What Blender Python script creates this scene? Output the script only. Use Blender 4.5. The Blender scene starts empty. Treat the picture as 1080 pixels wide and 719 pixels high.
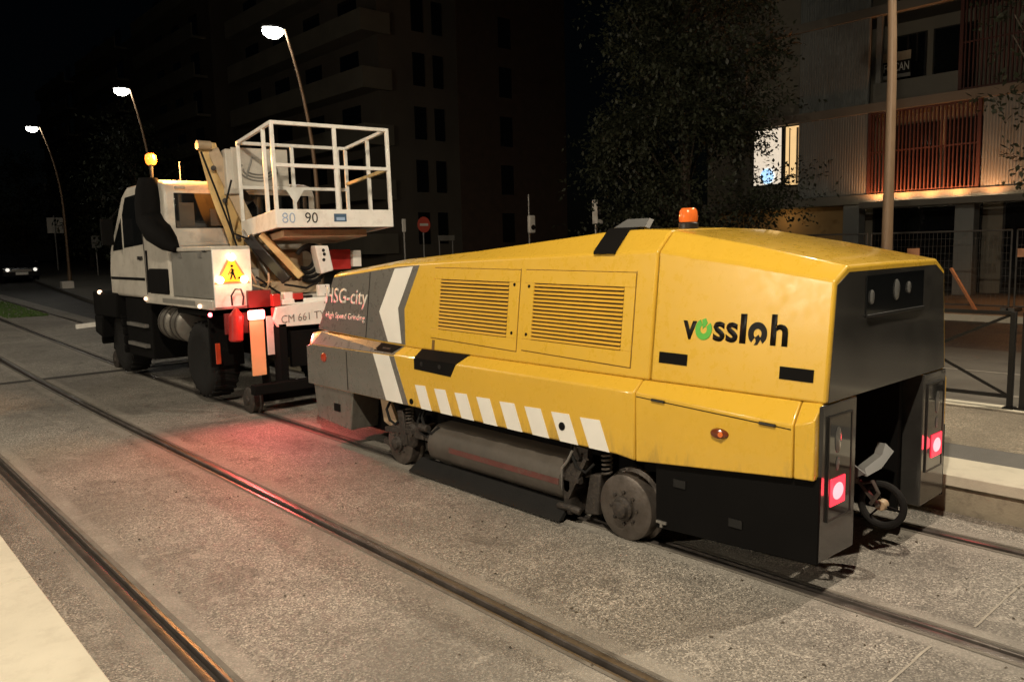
import bpy, bmesh, math, random
from mathutils import Vector, Matrix
random.seed(7)
S = bpy.context.scene
COL = S.collection
R_ = math.radians

# ------------------------------------------------------------------ camera frame (solved from the vanishing points)
FPX, CX, CY, HC = 840.0, 540.0, 359.5, 2.0
RX = Vector((0.74494011, -0.09719141, 0.66001368))
RY = Vector((-0.66669916, -0.07285123, 0.741758))
RZ = Vector((-0.02400969, -0.99259585, -0.11906723))
CAM = Vector((0, 0, HC))

def ray(u, v):
    d = Vector((u - CX, v - CY, FPX))
    return Vector((RX.dot(d), RY.dot(d), RZ.dot(d)))

def px(u, v, x=None, y=None, z=None):
    d = ray(u, v)
    t = x / d.x if x is not None else y / d.y if y is not None else (z - HC) / d.z
    return CAM + d * t

def gz(y):
    """the street is level at the tram stop and climbs gently beyond it"""
    s, y0, w = .022, 14., 4.
    if y < y0 - w: return 0.
    if y < y0 + w: return s * (y - y0 + w) ** 2 / (4 * w)
    return s * (min(y, 75) - y0)

# ------------------------------------------------------------------ materials
class NT:
    def __init__(s, m):
        m.use_nodes = True
        s.t = m.node_tree; s.t.nodes.clear()
    def n(s, typ, **kw):
        nd = s.t.nodes.new(typ)
        for k, v in kw.items():
            if k in nd.inputs: nd.inputs[k].default_value = v
            else: setattr(nd, k, v)
        return nd
    def l(s, a, b): s.t.links.new(a, b)

def c4(c): return (c[0], c[1], c[2], 1)

def ramp(nt, src, stops):
    r = nt.n('ShaderNodeValToRGB')
    el = r.color_ramp.elements
    while len(el) < len(stops): el.new(.5)
    for e, (p, c) in zip(el, stops):
        e.position = p; e.color = c4(c) if not isinstance(c, float) else (c, c, c, 1)
    nt.l(src, r.inputs['Fac'])
    return r.outputs['Color']

def mix(nt, fac, a, b, blend='MIX'):
    m = nt.n('ShaderNodeMix', data_type='RGBA', blend_type=blend)
    if isinstance(fac, float): m.inputs[0].default_value = fac
    else: nt.l(fac, m.inputs[0])
    for sock, v in ((m.inputs[6], a), (m.inputs[7], b)):
        if isinstance(v, tuple): sock.default_value = c4(v)
        else: nt.l(v, sock)
    return m.outputs[2]

def mat(name, col, rough=.5, metal=0., coat=0., var=.12, scale=3., bump=0., bscale=60., dirt=None, dirtamt=.5, spec=.5, trans=0.):
    m = bpy.data.materials.new(name); nt = NT(m)
    out = nt.n('ShaderNodeOutputMaterial'); b = nt.n('ShaderNodeBsdfPrincipled')
    tc = nt.n('ShaderNodeTexCoord')
    nz = nt.n('ShaderNodeTexNoise', Scale=scale, Detail=6., Roughness=.6); nt.l(tc.outputs['Object'], nz.inputs['Vector'])
    lo = tuple(x * (1 - var) for x in col[:3]); hi = tuple(min(1, x * (1 + var)) for x in col[:3])
    cc = ramp(nt, nz.outputs['Fac'], [(.3, lo), (.7, hi)])
    if dirt:
        n2 = nt.n('ShaderNodeTexNoise', Scale=scale * 2.7, Detail=9., Roughness=.72); nt.l(tc.outputs['Object'], n2.inputs['Vector'])
        f = ramp(nt, n2.outputs['Fac'], [(.5, 0.0), (.75, float(dirtamt))])
        cc = mix(nt, f, cc, dirt)
    nt.l(cc, b.inputs['Base Color'])
    rr = ramp(nt, nz.outputs['Fac'], [(.2, float(max(.02, rough * .8))), (.8, float(min(1, rough * 1.25)))])
    nt.l(rr, b.inputs['Roughness'])
    b.inputs['Metallic'].default_value = metal
    b.inputs['Coat Weight'].default_value = coat
    b.inputs['Coat Roughness'].default_value = .08
    b.inputs['Specular IOR Level'].default_value = spec
    b.inputs['Transmission Weight'].default_value = trans
    if bump:
        n3 = nt.n('ShaderNodeTexNoise', Scale=bscale, Detail=4.); nt.l(tc.outputs['Object'], n3.inputs['Vector'])
        bp = nt.n('ShaderNodeBump', Strength=bump, Distance=.02); nt.l(n3.outputs['Fac'], bp.inputs['Height'])
        nt.l(bp.outputs['Normal'], b.inputs['Normal'])
    nt.l(b.outputs['BSDF'], out.inputs['Surface'])
    return m

def emit(name, col, strength, base=None):
    m = bpy.data.materials.new(name); nt = NT(m)
    out = nt.n('ShaderNodeOutputMaterial'); b = nt.n('ShaderNodeBsdfPrincipled')
    b.inputs['Base Color'].default_value = c4(base or col)
    b.inputs['Roughness'].default_value = .25
    b.inputs['Emission Color'].default_value = c4(col)
    b.inputs['Emission Strength'].default_value = strength
    nt.l(b.outputs['BSDF'], out.inputs['Surface'])
    return m

def glassy(name, col, rough=.06):
    return mat(name, col, rough=rough, var=.05, coat=.6, spec=.6)

def aggregate(name, stone_lo, stone_hi, scale=85., rails=(), stain=.5, bump=.5):
    """exposed aggregate concrete: small stones in a paler binder, oil stains, smooth mortar beside the rails"""
    m = bpy.data.materials.new(name); nt = NT(m)
    out = nt.n('ShaderNodeOutputMaterial'); b = nt.n('ShaderNodeBsdfPrincipled')
    tc = nt.n('ShaderNodeTexCoord')
    vo = nt.n('ShaderNodeTexVoronoi', Scale=scale, Randomness=1.); nt.l(tc.outputs['Object'], vo.inputs['Vector'])
    sep = nt.n('ShaderNodeSeparateColor'); nt.l(vo.outputs['Color'], sep.inputs[0])
    mid = tuple((a + c) / 2 for a, c in zip(stone_lo, stone_hi))
    cc = ramp(nt, sep.outputs[0], [(0., stone_lo), (.55, mid), (.85, stone_hi), (1., tuple(min(1, x * 1.55) for x in stone_hi))])
    nz = nt.n('ShaderNodeTexNoise', Scale=.55, Detail=7., Roughness=.62); nt.l(tc.outputs['Object'], nz.inputs['Vector'])
    f1 = ramp(nt, nz.outputs['Fac'], [(.36, 1.), (.5, .45), (.62, 0.)])
    cc = mix(nt, f1, cc, mix(nt, .75, cc, tuple(x * .55 for x in mid)))
    nb = nt.n('ShaderNodeTexNoise', Scale=1.7, Detail=8., Roughness=.7, Distortion=.6); nt.l(tc.outputs['Object'], nb.inputs['Vector'])
    f2 = ramp(nt, nb.outputs['Fac'], [(.54, 0.), (.66, float(stain))])
    cc = mix(nt, f2, cc, tuple(x * .26 for x in mid))
    ns = nt.n('ShaderNodeTexNoise', Scale=5.5, Detail=5., Roughness=.6, Distortion=1.2); nt.l(tc.outputs['Object'], ns.inputs['Vector'])
    fs = ramp(nt, ns.outputs['Fac'], [(.60, 0.), (.70, .45)])
    cc = mix(nt, fs, cc, tuple(x * .35 for x in mid))
    fl = ramp(nt, ns.outputs['Fac'], [(.30, .35), (.40, 0.)])
    cc = mix(nt, fl, cc, tuple(min(1, x * 1.9) for x in mid))
    f3 = ramp(nt, nb.outputs['Fac'], [(.25, .55), (.4, 0.)])
    cc = mix(nt, f3, cc, tuple(min(1, x * 1.7) for x in mid))
    sx = nt.n('ShaderNodeSeparateXYZ'); nt.l(tc.outputs['Object'], sx.inputs[0])
    bumpfac = None
    if rails:
        wob = nt.n('ShaderNodeTexNoise', Scale=1.3, Detail=4.); nt.l(tc.outputs['Object'], wob.inputs['Vector'])
        wm = nt.n('ShaderNodeMath', operation='MULTIPLY_ADD'); nt.l(wob.outputs['Fac'], wm.inputs[0]); wm.inputs[1].default_value = .10; nt.l(sx.outputs['X'], wm.inputs[2])
        acc = None
        for rx, w in rails:
            d = nt.n('ShaderNodeMath', operation='SUBTRACT'); nt.l(wm.outputs[0], d.inputs[0]); d.inputs[1].default_value = rx + .05
            a = nt.n('ShaderNodeMath', operation='ABSOLUTE'); nt.l(d.outputs[0], a.inputs[0])
            lt = nt.n('ShaderNodeMapRange'); nt.l(a.outputs[0], lt.inputs['Value'])
            lt.inputs['From Min'].default_value = w; lt.inputs['From Max'].default_value = w + .05
            lt.inputs['To Min'].default_value = 1.; lt.inputs['To Max'].default_value = 0.
            if acc is None: acc = lt.outputs[0]
            else:
                mx = nt.n('ShaderNodeMath', operation='MAXIMUM'); nt.l(acc, mx.inputs[0]); nt.l(lt.outputs[0], mx.inputs[1]); acc = mx.outputs[0]
        mort = ramp(nt, nb.outputs['Fac'], [(.35, tuple(x * .75 for x in mid)), (.6, tuple(x * 1.35 for x in mid))])
        f = nt.n('ShaderNodeMath', operation='MULTIPLY'); nt.l(acc, f.inputs[0]); f.inputs[1].default_value = .6
        cc = mix(nt, f.outputs[0], cc, mort)
    nt.l(cc, b.inputs['Base Color'])
    nt.l(ramp(nt, sep.outputs[1], [(0., .45), (1., .9)]), b.inputs['Roughness'])
    bp = nt.n('ShaderNodeBump', Strength=bump, Distance=.006); nt.l(vo.outputs['Distance'], bp.inputs['Height'])
    nt.l(bp.outputs['Normal'], b.inputs['Normal'])
    nt.l(b.outputs['BSDF'], out.inputs['Surface'])
    return m

RAILX = (1.283, 2.718, 4.137, 5.572)
M = {}
M['slab'] = aggregate('track_concrete', (.10, .093, .081), (.435, .40, .345), 120., [(RAILX[0], .17), (RAILX[1], .17), (RAILX[2], .15), (RAILX[3], .15)])
M['pave'] = aggregate('platform_aggregate', (.17, .145, .11), (.45, .385, .29), 100., stain=.35)
M['asphalt'] = aggregate('asphalt', (.035, .034, .032), (.10, .095, .088), 90., stain=.4, bump=.3)
M['sidewalk'] = mat('sidewalk', (.17, .155, .13), .85, var=.2, scale=.8, dirt=(.06, .055, .05), bump=.3, bscale=40)
M['cream'] = mat('cream_concrete', (.57, .53, .425), .7, var=.08, scale=2.2, dirt=(.36, .32, .25), dirtamt=.45, bump=.12, bscale=90)
M['greyband'] = mat('grey_paving', (.13, .125, .115), .8, var=.2, scale=4, bump=.3, bscale=90)
M['face'] = mat('platform_face', (.34, .30, .22), .75, var=.2, scale=2.5, dirt=(.12, .10, .08), dirtamt=.8, bump=.2)
M['joint'] = mat('pale_joint', (.34, .31, .26), .8, var=.25, scale=9)
M['darkjoint'] = mat('dark_joint', (.05, .045, .04), .9, var=.2)
M['rail'] = mat('rail_steel', (.24, .215, .195), .33, metal=.8, var=.2, scale=6, dirt=(.12, .095, .075), dirtamt=.7)
M['groove'] = mat('rail_groove', (.035, .028, .023), .8, var=.3, scale=8)
M['grass'] = mat('grass', (.09, .17, .04), .8, var=.4, scale=14)
def machine_paint(name, col, grime, gz0, gz1):
    m = mat(name, col, .27, coat=.8, var=.03, scale=1.2, dirt=tuple(x * .85 for x in col), dirtamt=.25, bump=.05, bscale=2.6)
    nt = NT.__new__(NT); nt.t = m.node_tree
    b = next(n for n in nt.t.nodes if n.type == 'BSDF_PRINCIPLED')
    src = b.inputs['Base Color'].links[0].from_socket
    ge = nt.n('ShaderNodeNewGeometry'); sx = nt.n('ShaderNodeSeparateXYZ'); nt.l(ge.outputs['Position'], sx.inputs[0])
    mr = nt.n('ShaderNodeMapRange'); nt.l(sx.outputs['Z'], mr.inputs['Value'])
    for k, v in (('From Min', gz0), ('From Max', gz1), ('To Min', .30), ('To Max', 0.)): mr.inputs[k].default_value = v
    nz = nt.n('ShaderNodeTexNoise', Scale=9., Detail=9., Roughness=.75)
    mp = nt.n('ShaderNodeMapping'); mp.inputs['Scale'].default_value = (1, 1, .28); nt.l(ge.outputs['Position'], mp.inputs[0]); nt.l(mp.outputs[0], nz.inputs['Vector'])
    ad = nt.n('ShaderNodeMath', operation='ADD'); nt.l(nz.outputs['Fac'], ad.inputs[0]); nt.l(mr.outputs[0], ad.inputs[1])
    f = ramp(nt, ad.outputs[0], [(.64, 0.), (.95, .7)])
    cc = mix(nt, f, src, grime)
    vo = nt.n('ShaderNodeTexVoronoi', Scale=42.); nt.l(ge.outputs['Position'], vo.inputs['Vector'])
    f2 = ramp(nt, vo.outputs['Distance'], [(.035, .28), (.06, 0.)])
    n2 = nt.n('ShaderNodeTexNoise', Scale=3., Detail=3.); nt.l(ge.outputs['Position'], n2.inputs['Vector'])
    f3 = nt.n('ShaderNodeMath', operation='MULTIPLY'); nt.l(f2, f3.inputs[0]); nt.l(ramp(nt, n2.outputs['Fac'], [(.48, 0.), (.62, 1.)]), f3.inputs[1])
    cc = mix(nt, f3.outputs[0], cc, grime)
    nt.l(cc, b.inputs['Base Color'])
    n4 = nt.n('ShaderNodeTexNoise', Scale=14., Detail=8., Roughness=.7); nt.l(ge.outputs['Position'], n4.inputs['Vector'])
    nt.l(ramp(nt, n4.outputs['Fac'], [(.3, .20), (.7, .42)]), b.inputs['Roughness'])
    return m
M['yellow'] = machine_paint('yellow_paint', (.70, .428, .043), (.16, .115, .05), .55, .82)
M['yellow_slat'] = mat('yellow_slat_paint', (.60, .34, .035), .4, coat=.3, var=.05)
M['grey'] = machine_paint('grey_paint', (.145, .138, .122), (.07, .06, .045), .55, .82)
M['white_dec'] = mat('white_reflective', (.84, .82, .75), .35, coat=.3, var=.05)
M['seam'] = mat('seam_black', (.005, .0045, .004), .8, spec=.12)
M['black'] = mat('satin_black', (.014, .013, .012), .38, coat=.2, var=.25, scale=2)
M['blackm'] = mat('matt_black', (.0045, .0042, .004), .85, var=.3, scale=3, spec=.10)
M['smoke'] = mat('smoked_panel', (.036, .0345, .032), .17, coat=.6, var=.35, scale=1.6, dirt=(.06, .058, .052), dirtamt=.5)
M['steel'] = mat('worn_steel', (.115, .10, .088), .42, metal=.6, var=.3, scale=9, dirt=(.07, .05, .035), dirtamt=.7, bump=.1)
M['dirty'] = mat('greasy_iron', (.038, .032, .028), .6, metal=.3, var=.4, scale=12, dirt=(.13, .10, .07), dirtamt=.6, bump=.3, bscale=40)
M['drum'] = mat('dusty_shroud', (.085, .074, .062), .6, metal=.2, var=.2, scale=5, dirt=(.06, .05, .04), dirtamt=.7)
M['dullred'] = mat('dull_red_band', (.11, .032, .026), .6, var=.3, scale=7, dirt=(.11, .085, .068), dirtamt=.95)
M['rubber'] = mat('rubber', (.010, .0095, .009), .8, spec=.25, var=.3, scale=8, bump=.2, bscale=80)
M['rim'] = mat('dark_rim', (.09, .065, .055), .5, metal=.3, var=.3)
M['white'] = mat('white_paint', (.84, .82, .76), .4, coat=.3, var=.05, scale=2.5, dirt=(.45, .41, .34), dirtamt=.5)
M['offwhite'] = mat('aged_white_paint', (.50, .47, .41), .45, coat=.2, var=.12, scale=2.5, dirt=(.26, .23, .19), dirtamt=.6)
M['boxgrey'] = mat('toolbox_grey', (.20, .195, .175), .5, var=.08, scale=3, dirt=(.12, .11, .09))
M['boom'] = mat('boom_paint', (.70, .50, .22), .42, coat=.2, var=.1, scale=3, dirt=(.3, .22, .13), dirtamt=.5)
M['tan'] = mat('tan_paint', (.40, .30, .19), .5, var=.15, scale=4, dirt=(.2, .14, .09))
M['tank'] = mat('tank_alloy', (.17, .16, .14), .42, metal=.5, var=.2, scale=5)
M['red'] = mat('red_paint', (.45, .03, .025), .35, coat=.4, var=.1)
M['darkred'] = mat('dark_red_paint', (.16, .014, .012), .5, var=.2)
M['pinkred'] = mat('orange_board', (.85, .40, .20), .35, var=.08)  # even orange; the marker board's glow in the tail light is mixed in
M['glass'] = glassy('dark_glass', (.008, .009, .010), .04)
M['lens'] = mat('grey_lens', (.30, .30, .28), .12, var=.3, scale=20, coat=.6)
M['seatdim'] = mat('dim_seat', (.07, .06, .045), .8, var=.3)
M['fencewire'] = mat('dull_fence_wire', (.12, .115, .105), .55, metal=.4, var=.2)
M['seal'] = mat('rail_seal', (.15, .135, .112), .85, var=.3, scale=7, dirt=(.16, .14, .12), dirtamt=.8)
M['grit'] = mat('grit', (.075, .06, .042), .9, var=.6, scale=3)
M['dimlens'] = mat('dim_lens', (.10, .10, .095), .15, coat=.6)
M['yellow_gap'] = mat('seam_brown', (.16, .085, .012), .7)
M['vent_dark'] = mat('vent_shadow', (.05, .028, .008), .8)
M['steelgrey'] = mat('grey_steel_plate', (.14, .14, .135), .45, metal=.2)
M['orangewhite'] = mat('orange_pole', (.6, .25, .12), .5)
M['amberlens'] = mat('amber_lens', (.75, .16, .03), .12, coat=.8, var=.1)
M['redlens'] = mat('red_lens', (.42, .05, .02), .15, coat=.8)
M['reflector'] = mat('amber_reflector', (.16, .035, .012), .15, coat=.9)
M['txtblack'] = mat('lettering_black', (.005, .0045, .004), .5, spec=.2)
M['txtwhite'] = mat('lettering_white', (.58, .56, .50), .4)
M['txtgreen'] = mat('lettering_green', (.075, .42, .03), .35, coat=.3, var=.05)
M['txtblue'] = mat('lettering_blue', (.30, .42, .60), .45)
M['signblue'] = mat('label_blue', (.05, .10, .17), .4)
M['galv'] = mat('galvanised', (.32, .31, .29), .42, metal=.7, var=.15, scale=8)
M['pole'] = mat('pole_brown', (.19, .125, .075), .45, metal=.2, var=.08, scale=5)  # brown pushed towards orange for the warm light on the near pole
M['darkmetal'] = mat('dark_metal', (.012, .012, .0115), .5, metal=.3, var=.2)
M['cladding'] = mat('grey_cladding', (.20, .21, .20), .7, metal=.1, var=.06, scale=.8)
M['shutter'] = mat('red_slats', (.065, .020, .015), .6, var=.12, scale=2)
M['bwall'] = mat('rendered_wall', (.20, .18, .14), .85, var=.12, scale=.5, bump=.15, bscale=30)
M['bbrown'] = mat('brown_render', (.26, .17, .07), .8, var=.12, scale=.6)
M['awall'] = mat('dark_render', (.11, .095, .075), .9, var=.14, scale=.4, bump=.1, bscale=20)
M['abrick'] = mat('brown_brick', (.085, .055, .038), .9, var=.2, scale=2)
M['aslab'] = mat('balcony_concrete', (.16, .15, .125), .85, var=.12, scale=.7)
M['blockslab'] = mat('block_balcony', (.17, .155, .12), .9, var=.15, scale=.7)  # one even tone for the balconies of the centre and far left blocks
M['leaf'] = mat('leaf', (.024, .029, .014), .6, var=.45, scale=1.1)
M['bark'] = mat('bark', (.07, .055, .04), .9, var=.3, scale=6, bump=.5, bscale=20)
M['car'] = mat('black_car_paint', (.012, .012, .013), .25, coat=.8)
M['signred'] = mat('sign_red', (.62, .09, .06), .45, var=.05)
M['signwhite'] = mat('sign_white', (.75, .72, .66), .5, var=.06)
M['signyellow'] = emit('sign_yellow_glow', (1., .42, .02), .85, (.8, .40, .03))  # the sign face is no lamp; its glow is added to brighten it
M['lamp_led'] = emit('led_lamp', (1., .97, .86), 40.)
M['lamp_warm'] = emit('warm_lamp', (1., .80, .52), 40.)
M['beacon_on'] = emit('beacon_lit', (1., .20, .022), 3.2)
M['flash'] = emit('flasher_lit', (1., .80, .36), 14.)
M['tail_on'] = emit('tail_lit', (1., .04, .07), 1.5, (.5, .02, .03))
M['tail_core'] = emit('tail_core', (1., .42, .46), 1.5, (.6, .1, .08))
M['brake_on'] = emit('truck_tail_lit', (1., .16, .14), 16., (.5, .02, .03))
M['marker_on'] = emit('marker_lit', (1., .62, .40), 3.)
M['markred_on'] = emit('marker_red_lit', (1., .12, .14), 9.)
M['headlight'] = emit('headlight_glint', (1., .95, .85), .9)  # weak glow standing for reflections in the parked car's lenses
M['room'] = emit('lit_room', (1., .66, .30), .85)
M['room2'] = emit('lit_room_pale', (.95, .80, .62), .8)
M['tv'] = emit('lit_screen', (.40, .66, 1.), 1.4)

# ------------------------------------------------------------------ mesh builder
ORG = {}
class MB:
    def __init__(s): s.b = bmesh.new()
    def v(s, p): return s.b.verts.new(Vector(p))
    def f(s, vs):
        try: s.b.faces.new(vs)
        except ValueError: pass
    def hexa(s, p):               # 8 points: bottom ring, top ring
        vs = [s.v(q) for q in p]
        for q in ((3, 2, 1, 0), (4, 5, 6, 7), (0, 1, 5, 4), (1, 2, 6, 5), (2, 3, 7, 6), (3, 0, 4, 7)): s.f([vs[i] for i in q])
        return s
    def box(s, x0, x1, y0, y1, z0, z1):
        return s.hexa([(x0, y0, z0), (x1, y0, z0), (x1, y1, z0), (x0, y1, z0), (x0, y0, z1), (x1, y0, z1), (x1, y1, z1), (x0, y1, z1)])
    def bar(s, a, b, w, h=None, up=(0, 0, 1)):
        a, b = Vector(a), Vector(b); h = h or w
        d = (b - a).normalized(); u = Vector(up)
        if abs(d.dot(u)) > .97: u = Vector((0, 1, 0))
        sd = d.cross(u).normalized(); u = sd.cross(d).normalized()
        q = []
        for p in (a, b): q += [p - sd * w / 2 - u * h / 2, p + sd * w / 2 - u * h / 2, p + sd * w / 2 + u * h / 2, p - sd * w / 2 + u * h / 2]
        return s.hexa(q)
    def prism(s, poly, off):
        off = Vector(off)
        a = [s.v(p) for p in poly]; b = [s.v(Vector(p) + off) for p in poly]
        n = len(a); s.f(a[::-1]); s.f(b)
        for i in range(n): s.f([a[i], a[(i + 1) % n], b[(i + 1) % n], b[i]])
        return s
    def loft(s, rings, cap=True, closed=True):
        R = [[s.v(p) for p in r] for r in rings]; n = len(R[0])
        for i in range(len(R) - 1):
            for j in range(n if closed else n - 1):
                k = (j + 1) % n; s.f([R[i][j], R[i][k], R[i + 1][k], R[i + 1][j]])
        if cap: s.f(R[0][::-1]); s.f(R[-1])
        return s
    def tube(s, pts, r, n=8, closed=False, cap=True):
        P = [Vector(p) for p in pts]; m = len(P)
        rr = r if isinstance(r, (list, tuple)) else [r] * m
        rings = []; u = None
        for i, p in enumerate(P):
            if closed: d = P[(i + 1) % m] - P[i - 1]
            else: d = P[min(i + 1, m - 1)] - P[max(i - 1, 0)]
            d.normalize()
            if u is None: u = Vector((0, 0, 1)) if abs(d.z) < .9 else Vector((1, 0, 0))
            sd = d.cross(u)
            if sd.length < 1e-4: sd = d.orthogonal()
            sd.normalize(); u = sd.cross(d).normalized()
            rings.append([p + (sd * math.cos(a) + u * math.sin(a)) * rr[i] for a in [2 * math.pi * k / n for k in range(n)]])
        if closed: rings.append(rings[0]); 
        s.loft(rings, cap=cap and not closed)
        if closed: bmesh.ops.remove_doubles(s.b, verts=s.b.verts[:], dist=1e-6)
        return s
    def lathe(s, o, axis, prof, n=28):
        o = Vector(o); d = Vector(axis).normalized(); u = d.orthogonal().normalized(); w = d.cross(u)
        s.loft([[o + d * h + (u * math.cos(a) + w * math.sin(a)) * max(r, 1e-4) for a in [2 * math.pi * k / n for k in range(n)]] for r, h in prof])
        return s
    def cyl(s, a, b, r, n=20):
        a, b = Vector(a), Vector(b)
        return s.lathe(a, b - a, [(r, 0), (r, (b - a).length)], n)
    def build(s, name, m, parent=None, org=None, bevel=0., smooth=True, seg=2, ang=34):
        bmesh.ops.recalc_face_normals(s.b, faces=s.b.faces[:])
        o0 = Vector(org) if org is not None else ORG.get(parent.name, Vector()) if parent else Vector()
        for v in s.b.verts: v.co -= o0
        me = bpy.data.meshes.new(name); s.b.to_mesh(me); s.b.free()
        me.materials.append(M[m] if isinstance(m, str) else m)
        if smooth:
            me.polygons.foreach_set('use_smooth', [True] * len(me.polygons)); me.set_sharp_from_angle(angle=R_(ang))
        o = bpy.data.objects.new(name, me); COL.objects.link(o)
        if parent: o.parent = parent
        else: o.location = o0
        ORG[o.name] = o0
        if bevel:
            bv = o.modifiers.new('Bevel', 'BEVEL'); bv.width = bevel; bv.segments = seg; bv.limit_method = 'ANGLE'; bv.angle_limit = R_(30)
        return o

def tag(o, label=None, cat=None, group=None, kind=None):
    if label: o['label'] = label
    if cat: o['category'] = cat
    if group: o['group'] = group
    if kind: o['kind'] = kind
    return o

def thing(name, label, cat, loc, group=None):
    o = bpy.data.objects.new(name, None); COL.objects.link(o); o.location = loc; o.empty_display_size = .2
    ORG[o.name] = Vector(loc)
    return tag(o, label, cat, group)

def dup(o, loc=None, rot=None, label=None, parent=None):
    c = o.copy(); COL.objects.link(c)
    if parent: c.parent = parent
    if loc is not None: c.location = loc
    if rot is not None: c.rotation_euler = (0, 0, rot)
    if label: c['label'] = label
    ORG[c.name] = ORG.get(o.name, Vector())
    for ch in list(o.children): dup(ch, parent=c)
    return c

def text(name, body, m, parent, origin, right, up, height, width=None, bold=0., depth=.002, shear=0., spacing=1.):
    """letters as a thin solid laid on a surface: origin = lower left of the body of the text"""
    cu = bpy.data.curves.new(name, 'FONT'); cu.body = body; cu.offset = bold; cu.shear = shear; cu.space_character = spacing
    cu.resolution_u = 3
    tmp = bpy.data.objects.new(name, cu); COL.objects.link(tmp)
    bpy.context.view_layer.update()
    dg = bpy.context.evaluated_depsgraph_get()
    me0 = tmp.evaluated_get(dg).to_mesh()
    b = bmesh.new(); b.from_mesh(me0)
    tmp.evaluated_get(dg).to_mesh_clear()
    bpy.data.objects.remove(tmp)
    xs = [v.co.x for v in b.verts]; ys = [v.co.y for v in b.verts]
    x0, x1, y1 = min(xs), max(xs), max(ys)
    sy = height / y1; sx = (width / (x1 - x0)) if width else sy
    rt, u = Vector(right).normalized(), Vector(up).normalized(); nrm = rt.cross(u)
    for v in b.verts:
        v.co = Vector(origin) + rt * (v.co.x - x0) * sx + u * v.co.y * sy
    g = bmesh.ops.extrude_face_region(b, geom=b.faces[:])
    for e in g['geom']:
        if isinstance(e, bmesh.types.BMVert): e.co += nrm * depth
    mb = MB(); mb.b.free(); mb.b = b
    return mb.build(name, m, parent, smooth=False)

# ------------------------------------------------------------------ world and render
W = bpy.data.worlds.new('World'); S.world = W; W.use_nodes = True
nt = W.node_tree; nt.nodes.clear()
wo = nt.nodes.new('ShaderNodeOutputWorld'); bg = nt.nodes.new('ShaderNodeBackground'); sk = nt.nodes.new('ShaderNodeTexSky')
sk.sky_type = 'NISHITA'; sk.sun_disc = False; sk.sun_elevation = R_(30); sk.sun_rotation = R_(120)
nt.links.new(sk.outputs[0], bg.inputs[0]); bg.inputs[1].default_value = .00022
nt.links.new(bg.outputs[0], wo.inputs[0])
S.view_settings.view_transform = 'Standard'; S.view_settings.look = 'None'; S.view_settings.exposure = 0; S.view_settings.gamma = 1
cd = bpy.data.cameras.new('camera'); cam = bpy.data.objects.new('camera', cd); COL.objects.link(cam); S.camera = cam
cd.sensor_width = 36; cd.lens = 28.0; cd.clip_start = .05; cd.clip_end = 1500
cm = Matrix.Identity(4)
for i, r in enumerate((RX, RY, RZ)):
    cm[i][0] = r.x; cm[i][1] = -r.y; cm[i][2] = -r.z; cm[i][3] = CAM[i]
cam.matrix_world = cm

def lamp(name, loc, power, col, radius=.12, spot=None, aim=None, blend=.6):
    d = bpy.data.lights.new(name, 'SPOT' if spot else 'POINT'); d.energy = power; d.color = col; d.shadow_soft_size = radius
    o = bpy.data.objects.new(name, d); COL.objects.link(o); o.location = loc
    if spot:
        d.spot_size = R_(spot); d.spot_blend = blend
        o.rotation_euler = (Vector(aim or (loc[0], loc[1], 0)) - Vector(loc)).to_track_quat('-Z', 'Y').to_euler()
    return o

# ================================================================== SETTING
YS = [-30, -10, 0, 5, 10, 11, 12, 13, 14, 15, 16, 17, 18, 25, 40, 60, 75, 78, 110, 170]
def sheet(name, m, x0, x1, off, ys=None, kind='structure'):
    b = MB(); ys = ys or YS
    R = [[b.v((x, y, gz(y) + off)) for x in (x0, x1)] for y in ys]
    for i in range(len(R) - 1): b.f([R[i][0], R[i][1], R[i + 1][1], R[i + 1][0]])
    return tag(b.build(name, m), kind=kind)
sheet('ground', 'asphalt', -120, 160, -.075)
def between(a, b, step=(10, 11, 12, 13, 14, 15, 16, 17, 18, 40, 75)):
    return [a] + [y for y in step if a < y < b] + [b]
# concrete slab strips between the grooved rails
HW, GW, LIP = .056, .042, .020
edges = []
for i, rx in enumerate(RAILX):
    s = 1 if i % 2 == 0 else -1
    lo, hi = sorted((rx - s * HW, rx + s * (GW + LIP)))
    edges.append((lo, hi))
ends = [.80] + [e for p in edges for e in p] + [6.07]
names = ['track_paving'] * 5
for k in range(5):
    sheet('track_paving', 'slab', ends[2 * k], ends[2 * k + 1], 0, between(-14, 110))
for i, rx in enumerate(RAILX):
    s = 1 if i % 2 == 0 else -1
    b = MB(); ys = between(-14, 110)
    prof = [(-HW, -.07), (-HW, .001), (-HW + .008, .004), (-.008, .004), (0, -.002), (.004, -.045), (GW - .003, -.045), (GW, -.004), (GW + .003, -.001), (GW + LIP, -.001), (GW + LIP, -.07)]
    b.loft([[(rx + s * a, y, gz(y) + z) for a, z in prof] for y in ys])
    tag(b.build('tram_rail', 'rail'), kind='structure')
    b = MB()
    R = [[b.v((rx + s * a, y, gz(y) - .040)) for a in (.003, GW - .002)] for y in ys]
    for k in range(len(R) - 1): b.f([R[k][0], R[k][1], R[k + 1][1], R[k + 1][0]])
    tag(b.build('rail_groove', 'groove'), kind='structure')
for lo, hi in edges:                                   # rubber sealing strips along each rail
    for x in (lo - .030, hi + .004):
        b = MB(); R = [[b.v((xx, yy, gz(yy) + .0035)) for xx in (x, x + .026)] for yy in between(-14, 60)]
        for k in range(len(R) - 1): b.f([R[k][0], R[k][1], R[k + 1][1], R[k + 1][0]])
        tag(b.build('rail_seal', 'seal'), kind='structure')
b = MB(); rl_ = random.Random(11)                      # grit, leaf scraps and chips lying on the paving
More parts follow.
